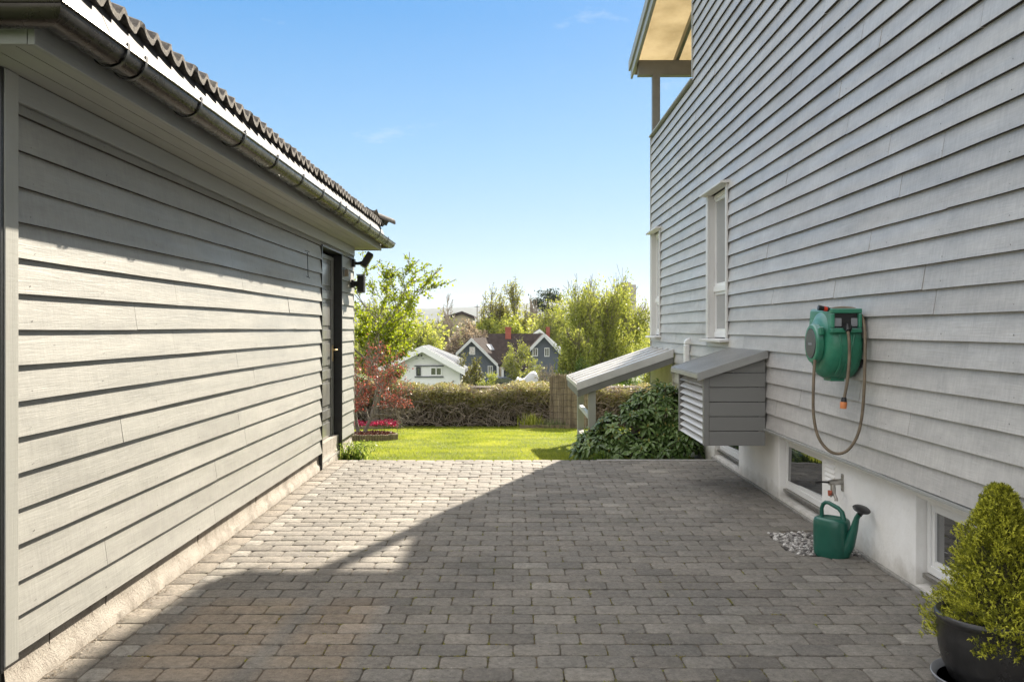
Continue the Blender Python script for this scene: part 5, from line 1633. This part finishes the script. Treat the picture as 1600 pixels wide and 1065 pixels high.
# ================================================================== the valley: houses
def gable(root, Y, depth, ridge, eL, eR, zb, wallm, roofm, trimm, over=.35, th=.22, sh=0.0):
    """gable end faces the yard; ridge/eL/eR = (x, z); sh = sideways run of the ridge over the depth"""
    (rx, rz_) = ridge
    def lerp(a, b, f): return (a[0] + (b[0] - a[0]) * f, a[1] + (b[1] - a[1]) * f)
    wl_ = lerp(eL, ridge, .13); wr = lerp(eR, ridge, .13)
    k = sh / depth
    poly = [(wl_[0], zb), (wr[0], zb), (wr[0], wr[1] - .02), (rx, rz_ - .03), (wl_[0], wl_[1] - .02)]
    mb = MB(); mb.add([(x, Y, z) for x, z in poly] + [(x + sh, Y + depth, z) for x, z in poly], [(0, 1, 2, 3, 4), (9, 8, 7, 6, 5)] + [(i, (i + 1) % 5, 5 + (i + 1) % 5, 5 + i) for i in range(5)])
    mb.build('wall', wallm, root)
    mb = MB(); f = -over * k
    for e in (eL, eR):
        mb.hexa([(rx + f, Y - over, rz_), (e[0] + f, Y - over, e[1]), (e[0] + sh, Y + depth, e[1]), (rx + sh, Y + depth, rz_),
                 (rx + f, Y - over, rz_ + th), (e[0] + f, Y - over, e[1] + th), (e[0] + sh, Y + depth, e[1] + th), (rx + sh, Y + depth, rz_ + th)])
    rf = mb.build('roof', roofm, root)
    mb = MB()
    for e in (eL, eR):
        mb.hexa([(rx, Y - over - .05, rz_ - .20), (e[0], Y - over - .05, e[1] - .20), (e[0], Y - over - .01, e[1] - .20), (rx, Y - over - .01, rz_ - .20),
                 (rx, Y - over - .05, rz_ + th + .03), (e[0], Y - over - .05, e[1] + th + .03), (e[0], Y - over - .01, e[1] + th + .03), (rx, Y - over - .01, rz_ + th + .03)])
    mb.build('barge_board', trimm, root)
    return rf
def fwin(root, px0, px1, py0, py1, Y, bars=1, mat='fh_trim'):
    a, b = P(px0, py1, Y), P(px1, py0, Y)
    mb = MB(); w = .10
    mb.box(a.x, b.x, Y - .10, Y - .02, a.z, a.z + w); mb.box(a.x, b.x, Y - .10, Y - .02, b.z - w, b.z)
    mb.box(a.x, a.x + w, Y - .10, Y - .02, a.z + w, b.z - w); mb.box(b.x - w, b.x, Y - .10, Y - .02, a.z + w, b.z - w)
    for i in range(bars):
        x = a.x + (b.x - a.x) * (i + 1) / (bars + 1); mb.box(x - w * .4, x + w * .4, Y - .095, Y - .02, a.z + w, b.z - w)
    f = mb.build('window', mat, root)
    mb = MB(); mb.box(a.x + w * .5, b.x - w * .5, Y - .04, Y - .015, a.z + w * .5, b.z - w * .5); mb.build('pane', 'far_glass', f)
    return f
def XZ(px, py, Y): p = P(px, py, Y); return (p.x, p.z)
# white house
Y = 72
g = at(660, Y)
wh = thing('white_house', g, 'white gabled house with wide pale roof edges and dark windows, just beyond the hedge', 'house')
gable(wh, Y, 4.5, XZ(661, 545.5, Y), XZ(592, 580, Y), XZ(727, 582, Y), g.z - 3, 'fh_white', 'fh_roofgrey', 'fh_white', over=.7, th=.28)
fwin(wh, 650.5, 657.5, 573, 586.5, Y, 0, 'fh_dark'); fwin(wh, 672, 691, 573, 587, Y, 1, 'fh_white')
a, b = XZ(648, 571.8, Y), XZ(693, 571.2, Y)
mb = MB(); mb.box(a[0], b[0], Y - .10, Y - .01, a[1] - .02, a[1] + .07); a2 = XZ(648, 588.5, Y); mb.box(a2[0], b[0], Y - .10, Y - .01, a2[1] - .05, a2[1] + .05); mb.build('trim_band', 'fh_roofgrey', wh)
for x in (654, 658.6):
    a, b = XZ(x - 1.2, 556.6, Y), XZ(x + 1.2, 554, Y); mb = MB(); mb.box(a[0], b[0], Y - .06, Y - .01, a[1], b[1]); mb.build('vent', 'fh_roofgrey', wh)
    x += (-1 if x < 656 else 1) * 2.6
    a, b = XZ(x - 1.7, 560.8, Y), XZ(x + 1.7, 559, Y); mb = MB(); mb.box(a[0], b[0], Y - .06, Y - .01, a[1], b[1]); mb.build('vent', 'fh_trim', wh)
gable(wh, Y + 3, 3.5, XZ(664, 543.5, Y + 3), XZ(630, 556, Y + 3), XZ(721, 566.5, Y + 3), g.z - 3, 'fh_white', 'fh_roofgrey', 'fh_white', over=.5, th=.22)

# slate house
Y = 100
g = at(800, Y)
sl = thing('slate_house', g, 'slate-blue wooden house with two pale-edged gables, brown tiled roof, skylight and red chimney', 'house')
rL, rRr = XZ(737, 530.5, Y), XZ(850, 523.5, Y)
gable(sl, Y, 7, rL, XZ(712.5, 554, Y), XZ(778, 571, Y), g.z - 2, 'fh_blue', 'fh_roof', 'fh_trim', over=.5, th=.2, sh=2.4)
gable(sl, Y, 11, rRr, XZ(828, 546, Y), XZ(876, 552, Y), g.z - 2, 'fh_blue', 'fh_roof', 'fh_trim', over=.5, th=.2)
a, b = XZ(763, 522, Y + 5), XZ(852, 522, Y + 5)
mb = MB(); mb.prism([(Y + 1.2, g.z - 2), (Y + 9, g.z - 2), (Y + 9, a[1] - 2.2), (Y + 5, a[1] - .1), (Y + 1.2, a[1] - 3.5)], 'x', a[0] + .2, b[0]); mb.build('wall', 'fh_blue', sl)
mb = MB(); mb.hexa([(a[0], Y + .6, a[1] - 4.1), (b[0], Y + .6, a[1] - 4.1), (b[0], Y + 5, a[1] - .15), (a[0], Y + 5, a[1] - .15), (a[0], Y + .6, a[1] - 3.9), (b[0], Y + .6, a[1] - 3.9), (b[0], Y + 5, a[1] + .08), (a[0], Y + 5, a[1] + .08)])
mb.hexa([(a[0], Y + 9.4, a[1] - 2.8), (b[0], Y + 9.4, a[1] - 2.8), (b[0], Y + 5, a[1] - .15), (a[0], Y + 5, a[1] - .15), (a[0], Y + 9.4, a[1] - 2.6), (b[0], Y + 9.4, a[1] - 2.6), (b[0], Y + 5, a[1] + .08), (a[0], Y + 5, a[1] + .08)])
rf = mb.build('roof', 'fh_roof', sl)
c0, c1 = XZ(789.5, 526, Y + 4.6), XZ(798.5, 511.5, Y + 4.6)
mb = MB(); mb.box(c0[0], c1[0], Y + 4.3, Y + 5.1, c0[1] - .3, c1[1]); mb.box(c0[0] - .05, c1[0] + .05, Y + 4.25, Y + 5.15, c1[1] - .14, c1[1] + .05); mb.build('chimney', 'brick', rf)
mb = MB(); p1, p2 = XZ(760, 538.5, Y + 3), XZ(777, 546.3, Y + 3)
def onroof(px, py):   # on the right slope of the left wing
    (rx_, rz0), (qx_, qz_) = rL, XZ(778, 571, Y)
    k = (qz_ - rz0) / (qx_ - rx_)
    u = (px - HX) / F; v = (HY - py) / F        # ray (u,1,v): CH + v*t = rz0 + k*(u*t - rx_) + .25
    t_ = (rz0 - k * rx_ + k * 2.4 / 7 * 100 + .27 - CH) / (v - k * u + k * 2.4 / 7); return (u * t_, t_, CH + v * t_)
q4 = [onroof(760, 538.2), onroof(770, 538.2), onroof(777, 546.5), onroof(766, 546.5)]
mb.hexa([(x, y, z - .02) for x, y, z in q4] + [(x, y, z + .05) for x, y, z in q4]); mb.build('skylight', 'skylight_glass', rf)
fwin(sl, 733.5, 742.5, 541.5, 554, Y, 1); fwin(sl, 850.5, 858.5, 543, 557, Y, 1); fwin(sl, 832, 840.5, 543.5, 556.5, Y, 1)
fwin(sl, 832, 838, 571, 580, Y, 1); fwin(sl, 762, 770, 571, 586, Y, 1); fwin(sl, 736, 742, 570, 576, Y, 0)
a, b = XZ(776, 572, Y - .5), XZ(787, 598, Y - .5)
mb = MB(); mb.box(a[0], a[0] + .25, Y - .6, Y - .35, b[1], a[1]); mb.box(b[0] - .25, b[0], Y - .6, Y - .35, b[1], a[1] - .1); mb.build('porch_post', 'fh_trim', sl)
mb = MB(); mb.box(a[0] + .3, b[0] - .1, Y - .2, Y - .05, b[1], a[1] - .1); mb.build('porch_door', 'fh_tan', sl)

# houses further back
Y = 125; g = at(860, Y)
rh2 = thing('red_roof_house', g, 'house with a reddish tiled roof and short red chimney behind the slate house', 'house')
gable(rh2, Y, 12, XZ(843, 516.5, Y), XZ(832, 524, Y), XZ(876, 545, Y), g.z - 2, 'fh_white', 'fh_roof', 'fh_white', over=.4)
c0, c1 = XZ(853, 518, Y + 4), XZ(859, 510.5, Y + 4); mb = MB(); mb.box(c0[0], c1[0], Y + 3.5, Y + 4.3, c0[1] - 3, c1[1]); mb.build('chimney', 'brick', rh2)
Y = 140; g = at(876, Y)
bh = thing('dark_roof_house', g, 'dark roofed house with a tall black chimney stack half hidden by the birches', 'house')
gable(bh, Y, 10, XZ(876, 511.5, Y), XZ(860, 516, Y), XZ(900, 520, Y), g.z - 2, 'fh_dark', 'fh_dark', 'fh_dark', over=.4)
c0, c1 = XZ(879.5, 513, Y + 3), XZ(886, 503, Y + 3); mb = MB(); mb.box(c0[0], c1[0], Y + 2.5, Y + 3.3, c0[1] - 2, c1[1]); mb.build('chimney', 'fh_dark', bh)
Y = 210; g = at(720, Y)
dh = thing('low_brown_house', g, 'low brown house with a shallow dark roof among trees near the horizon', 'house')
gable(dh, Y, 14, XZ(722, 489.5, Y), XZ(693, 498, Y), XZ(741, 497, Y), g.z - 2, 'fh_tan', 'fh_roof', 'fh_roof', over=.5, th=.5)
Y = 170; g = at(745, Y)
d2 = thing('flat_black_roof_house', g, 'distant house with a flat black roof and small dark chimney above the blossom tree', 'house')
a, b = XZ(735, 512, Y), XZ(755, 507.5, Y)
mb = MB(); mb.box(a[0], b[0], Y, Y + 10, g.z - 2, a[1]); mb.build('wall', 'fh_tan', d2); mb = MB(); mb.box(a[0] - .4, b[0] + .4, Y - .5, Y + 10.4, a[1], b[1]); rr2 = mb.build('roof', 'fh_dark', d2)
c0, c1 = XZ(748, 508, Y + 4), XZ(751, 503, Y + 4); mb = MB(); mb.box(c0[0], c1[0], Y + 3.6, Y + 4.2, c0[1], c1[1]); mb.build('chimney', 'fh_dark', rr2)
Y = 900; 
tw = thing('tower_block', (P(980, 500, Y).x, Y, 0), 'pale tan high-rise block showing behind the tall birch', 'tower block')
a, b = XZ(968, 560, Y), XZ(994, 444.5, Y)
mb = MB(); mb.box(a[0], b[0], Y, Y + 16, a[1], b[1]); mb.box(a[0] + 3, b[0] - 5, Y + 2, Y + 10, b[1], b[1] + 2.5); mb.build('wall', 'fh_tan', tw)
for i in range(16):
    mb = MB(); z = b[1] - 2.8 - i * 3.6
    for k in range(5):
        x = a[0] + 1.2 + k * 3.2; mb.box(x, x + 1.9, Y - .1, Y - .01, z, z + 1.5)
    mb.build('window_row', 'far_glass', tw)
# tarp, car, poles
Y = 73
tp_ = MB(); n_ = 14
a, b = P(798, 604, Y), P(849, 582, Y)
grid = []
for j in range(n_ + 1):
    for i in range(n_ + 1):
        u, v = i / n_, j / n_
        prof_z = math.sin(min(1, u * 4) * math.pi / 2) * math.sin(min(1, (1 - u) * 5) * math.pi / 2)
        z = at(820, Y).z - .6 + (b.z - at(820, Y).z + .6) * prof_z ** .6 * math.sin(min(1, v * 4) * math.pi / 2) ** .5 * (.93 + .07 * math.cos(u * 9)) + .07 * mnoise.noise(Vector((u * 14, v * 5, 2)))
        tp_.v.append((a.x + (b.x - a.x) * u + .1 * mnoise.noise(Vector((v * 8, u * 3, 0))), Y + v * 2.4, z))
for j in range(n_):
    for i in range(n_):
        q_ = j * (n_ + 1) + i; tp_.face([q_, q_ + 1, q_ + n_ + 2, q_ + n_ + 1])
o_ = tp_.build('tarpaulin', 'tarp', None, smooth=True, fix=False); so = o_.modifiers.new('thick', 'SOLIDIFY'); so.thickness = .03
tag(o_, 'crumpled white tarpaulin draped over a garden heap in front of the slate house', 'tarpaulin')
Y = 78; g = at(786, Y); ztop = P(0, 589.5, Y).z
cr = thing('parked_car', (g.x, Y, ztop - 1.45), 'dark parked car whose roof shows above the hedge in front of the slate house', 'car')
mb = MB(); cx = P(786, 600, Y).x; zb = ztop - 1.45
mb.prism([(cx - 2.1, zb + .25), (cx + 2.1, zb + .25), (cx + 2.12, zb + .7), (cx + 1.9, zb + .92), (cx + 1.2, zb + .98), (cx + .6, zb + 1.40), (cx - 1.1, zb + 1.45), (cx - 1.75, zb + 1.0), (cx - 2.1, zb + .9)], 'y', Y, Y + 1.75); mb.build('body', 'car_paint', cr, bevel=.08)
mb = MB(); mb.prism([(cx - 1.55, zb + 1.0), (cx + 1.0, zb + 1.0), (cx + .52, zb + 1.34), (cx - 1.05, zb + 1.38)], 'y', Y - .01, Y + 1.76); mb.build('side_window', 'far_glass', cr)
for dx in (-1.3, 1.3):
    mb = MB(); mb.lathe([(.18, Y - .02), (.32, Y - .02), (.32, Y + .2), (.18, Y + .2)], (cx + dx, 0, zb + .32), 20, 'y'); mb.build('wheel', 'black_plastic', cr)
for x, tpx, YY, lb in ((745.5, 476, 260, 'bare utility pole, the left and taller one on the skyline left of the poplars'), (752.5, 483, 262, 'bare utility pole, the right and shorter one on the skyline left of the poplars')):
    g = at(x, YY); tpz = P(x, tpx, YY).z; t = thing('utility_pole', g, lb, 'utility pole')
    mb = MB(); mb.tube([g, (g.x, YY, tpz)], [.16, .12], 7); mb.build('pole', 'bark', t); mb = MB(); mb.box(g.x - .8, g.x + .8, YY - .08, YY + .06, tpz - .7, tpz - .55); mb.build('crossarm', 'bark', t)

# ------------------------------------------------------------------ the valley: trees
def vtree(name, label, x, ytop, wpx, Y, leaf, nleaf, lsize, seed, **k):
    b = at(x, Y, -.1); s_ = F / Y
    return tree(name, label, k.pop('cat', 'tree'), b, htop(x, ytop, Y) + .1, wpx / 2 / s_, k.pop('tr', .16), leaf, nleaf, lsize, seed=seed, group=k.pop('group', 'trees in the valley'), **k)
BI = dict(bark='bark', ang=34, style='upright', weep=.20, first=.45, branch_min=.012, minlv=2, spread=.13, tr=.12)
vtree('weeping_birch', 'tallest weeping birch with yellow-green leaf curtains, the left one of the big pair', 926, 425, 100, 58, 'lf_birch', 25000, .145, 31, **BI)
vtree('weeping_birch', 'weeping birch with a slender drooping crown standing closest to the grey house', 980, 430, 92, 61, 'lf_birch', 24000, .145, 32, **BI)
vtree('weeping_birch', 'lower weeping birch filling the left foot of the big pair, right of the slate house', 907, 508, 52, 55, 'lf_birch', 15000, .14, 33, **BI)
vtree('weeping_birch', 'rounded pale birch crown below the dark pine on the skyline', 853, 461, 58, 135, 'lf_birch', 9000, .28, 34, **BI)
vtree('birch_sapling', 'low yellow-green birch squeezed between the big birches and the house wall', 1012, 475, 40, 70, 'lf_birch', 9000, .16, 35, **BI)
vtree('poplar', 'tall thin see-through poplar standing highest in the middle of the view', 797, 437, 56, 125, 'lf_poplar', 7500, .26, 36, ang=36, branch_min=.03, tr=.2, spread=.3)
vtree('poplar', 'thin half-bare poplar, the smaller one left of the tall poplar', 773, 451, 38, 127, 'lf_poplar', 3800, .26, 37, ang=36, branch_min=.03, spread=.3)
vtree('bare_tree', 'leafless fine-twigged tree on the skyline above the low brown house', 705, 465, 34, 160, 'lf_olive', 500, .25, 38, ang=34, branch_min=.05, bark='twig', tr=.2)
vtree('bare_tree', 'leafless grey tree between the poplars and the pale birch', 831, 466, 30, 160, 'lf_olive', 600, .25, 39, ang=30, branch_min=.05, bark='twig', tr=.2)
vtree('blossom_tree', 'broad tree covered in pale pinkish blossom behind the white house', 728, 502, 70, 116, 'lf_blossom', 12000, .24, 40, ang=42, branch_min=.03, spread=.2)
vtree('bright_tree', 'round lime green tree behind the red chimney of the slate house', 812, 493, 58, 118, 'lf_bright', 9000, .28, 41, ang=42, spread=.22)
vtree('bright_tree', 'lime green tree between the blossom tree and the poplars', 765, 495, 50, 122, 'lf_bright', 8000, .28, 42, ang=42, spread=.22)
vtree('willow', 'pale yellow-green weeping tree directly behind the garden tree at the garage corner', 668, 478, 60, 92, 'lf_bright', 14000, .22, 43, **BI)
vtree('willow', 'dense green drooping tree seen through the branches beside the garage corner', 610, 455, 80, 98, 'lf_birch', 15000, .24, 44, **BI)
vtree('garden_tree', 'small airy lime tree in front of the slate house between its two gables', 814, 534, 58, 80, 'lf_bright', 9500, .12, 45, ang=34, branch_min=.015, spread=.16, bark='bark_light', tr=.07)
vtree('garden_shrub', 'loose olive green shrub in front of the left gable of the slate house', 742, 553, 44, 74, 'lf_olive', 6500, .12, 46, ang=38, branch_min=.015, spread=.2, first=.2, tr=.06, cat='shrub', group='shrubs in the valley')
vtree('garden_shrub', 'bright yellow-green rounded shrub standing just above the hedge left of the parked car', 764, 580, 30, 66, 'lf_bright', 6000, .09, 47, ang=48, spread=.3, first=.15, tr=.05, cat='shrub', group='shrubs in the valley')
vtree('garden_shrub', 'brown twiggy shrub in front of the right gable of the slate house', 862, 568, 44, 70, 'lf_olive', 1600, .09, 48, ang=42, first=.15, tr=.05, branch_min=.015, bark='twig', cat='shrub', group='shrubs in the valley')
vtree('garden_shrub', 'brown twiggy shrub at the foot of the white tarpaulin', 842, 592, 34, 68, 'lf_olive', 1800, .09, 49, ang=42, first=.15, tr=.05, branch_min=.012, bark='twig', cat='shrub', group='shrubs in the valley')
vtree('garden_shrub', 'dark olive shrub under the birches beside the reed screen', 905, 560, 50, 52, 'lf_mid', 7000, .10, 50, ang=42, first=.15, tr=.05, cat='shrub', group='shrubs in the valley', spread=.25)
vtree('garden_shrub', 'dull green shrub under the birches closest to the shelter roof', 965, 565, 70, 50, 'lf_mid', 8000, .10, 51, ang=42, first=.15, tr=.05, cat='shrub', group='shrubs in the valley', spread=.25)
vtree('garden_shrub', 'orange-brown twiggy shrub between the white house and the slate house', 716, 552, 46, 84, 'lf_hedge', 3500, .12, 52, ang=42, first=.2, tr=.06, branch_min=.015, cat='shrub', group='shrubs in the valley', spread=.2)
# dark pine
Y = 165; g = at(856, Y); hz_ = htop(856, 452, Y)
pn = thing('pine', g, 'dark flat-topped pine standing above the pale birch on the skyline', 'tree', 'trees in the valley')
mb = MB(); mb.tube([g, g + Vector((.3, 0, hz_ * .6)), g + Vector((-.1, 0, hz_ * .95))], [.35, .25, .1], 8); mb.build('trunk', 'bark', pn)
C_ = []
rs = np.random.RandomState(8)
for (dx, dz, r_) in ((0, -1.0, 1.7), (1.2, -1.8, 1.3), (-1.8, -2.4, 1.2), (-2.8, -5.5, 1.3), (1.5, -4, 1.2), (-.5, -3.5, 1.3), (-2.2, -7.5, 1.4)):
    C_.append(np.array(g) + [dx, 0, hz_ + dz] + rs.normal(0, 1, (420, 3)) * [r_ * .6, r_ * .6, r_ * .28])
quads('crown', leaf_quads(np.concatenate(C_), .45, .5, .3, rs), 4, 'lf_conifer', pn)
# distant woodland masses
rs = np.random.RandomState(99)
def woods(name, label, n, yr, xr, hr, leaf, per, ls, seed):
    rs = np.random.RandomState(seed); C_ = []; vv = []
    for _ in range(n):
        Y = rs.uniform(*yr); px = rs.uniform(*xr); b = at(px, Y); h = rs.uniform(*hr); r_ = h * rs.uniform(.28, .42); tone = rs.rand()
        d = rs.normal(size=(per, 3)); d /= np.linalg.norm(d, axis=1)[:, None]
        k = rs.uniform(.55, 1.0, per)[:, None]
        lob = (1 + .25 * np.sin(d[:, 0] * 7 + tone * 9) * np.cos(d[:, 2] * 6 + tone * 5))[:, None]
        C_.append(np.array([b.x, b.y, b.z + h * .58]) + d * k * lob * [r_, r_, h * .45]); vv.append(tone * .7 + rs.normal(.15, .14, per))
    o = quads(name, leaf_quads(np.concatenate(C_), ls, .65, .3, rs), 4, leaf, None, np.concatenate(vv))
    tag(o, label, 'woodland', None, 'stuff')
woods('woodland', 'mass of fresh green treetops filling the valley floor', 90, (128, 260), (540, 1080), (7, 11.5), 'lf_birch', 600, .55, 1)
woods('far_woodland', 'far-off band of mixed treetops below the hills', 150, (270, 620), (540, 1120), (7, 15), 'lf_olive', 320, 1.1, 2)
woods('dark_woodland', 'darker tree crowns scattered among the fresh green ones', 26, (180, 420), (550, 1080), (8, 13), 'lf_mid', 420, .7, 3)
woods('near_thicket', 'bushes filling the slope beyond the reed screen under the birches', 22, (40, 60), (875, 1080), (1.2, 2.2), 'lf_mid', 420, .13, 4)

# ------------------------------------------------------------------ the air
hz = MB(); hz.box(-4300, 4300, -90, 4150, -40, 150)
t = bpy.data.materials.new('haze'); t.use_nodes = True; t.node_tree.nodes.clear()
o_ = t.node_tree.nodes.new('ShaderNodeOutputMaterial'); v_ = t.node_tree.nodes.new('ShaderNodeVolumePrincipled')
v_.inputs['Density'].default_value = .00009; v_.inputs['Color'].default_value = (.85, .92, 1, 1); v_.inputs['Anisotropy'].default_value = .0
t.node_tree.links.new(v_.outputs[0], o_.inputs['Volume'])
hob = hz.build('haze', t, None); hob['kind'] = 'stuff'; hob['label'] = 'thin pale summer haze over the valley'
hob.display_type = 'WIRE'
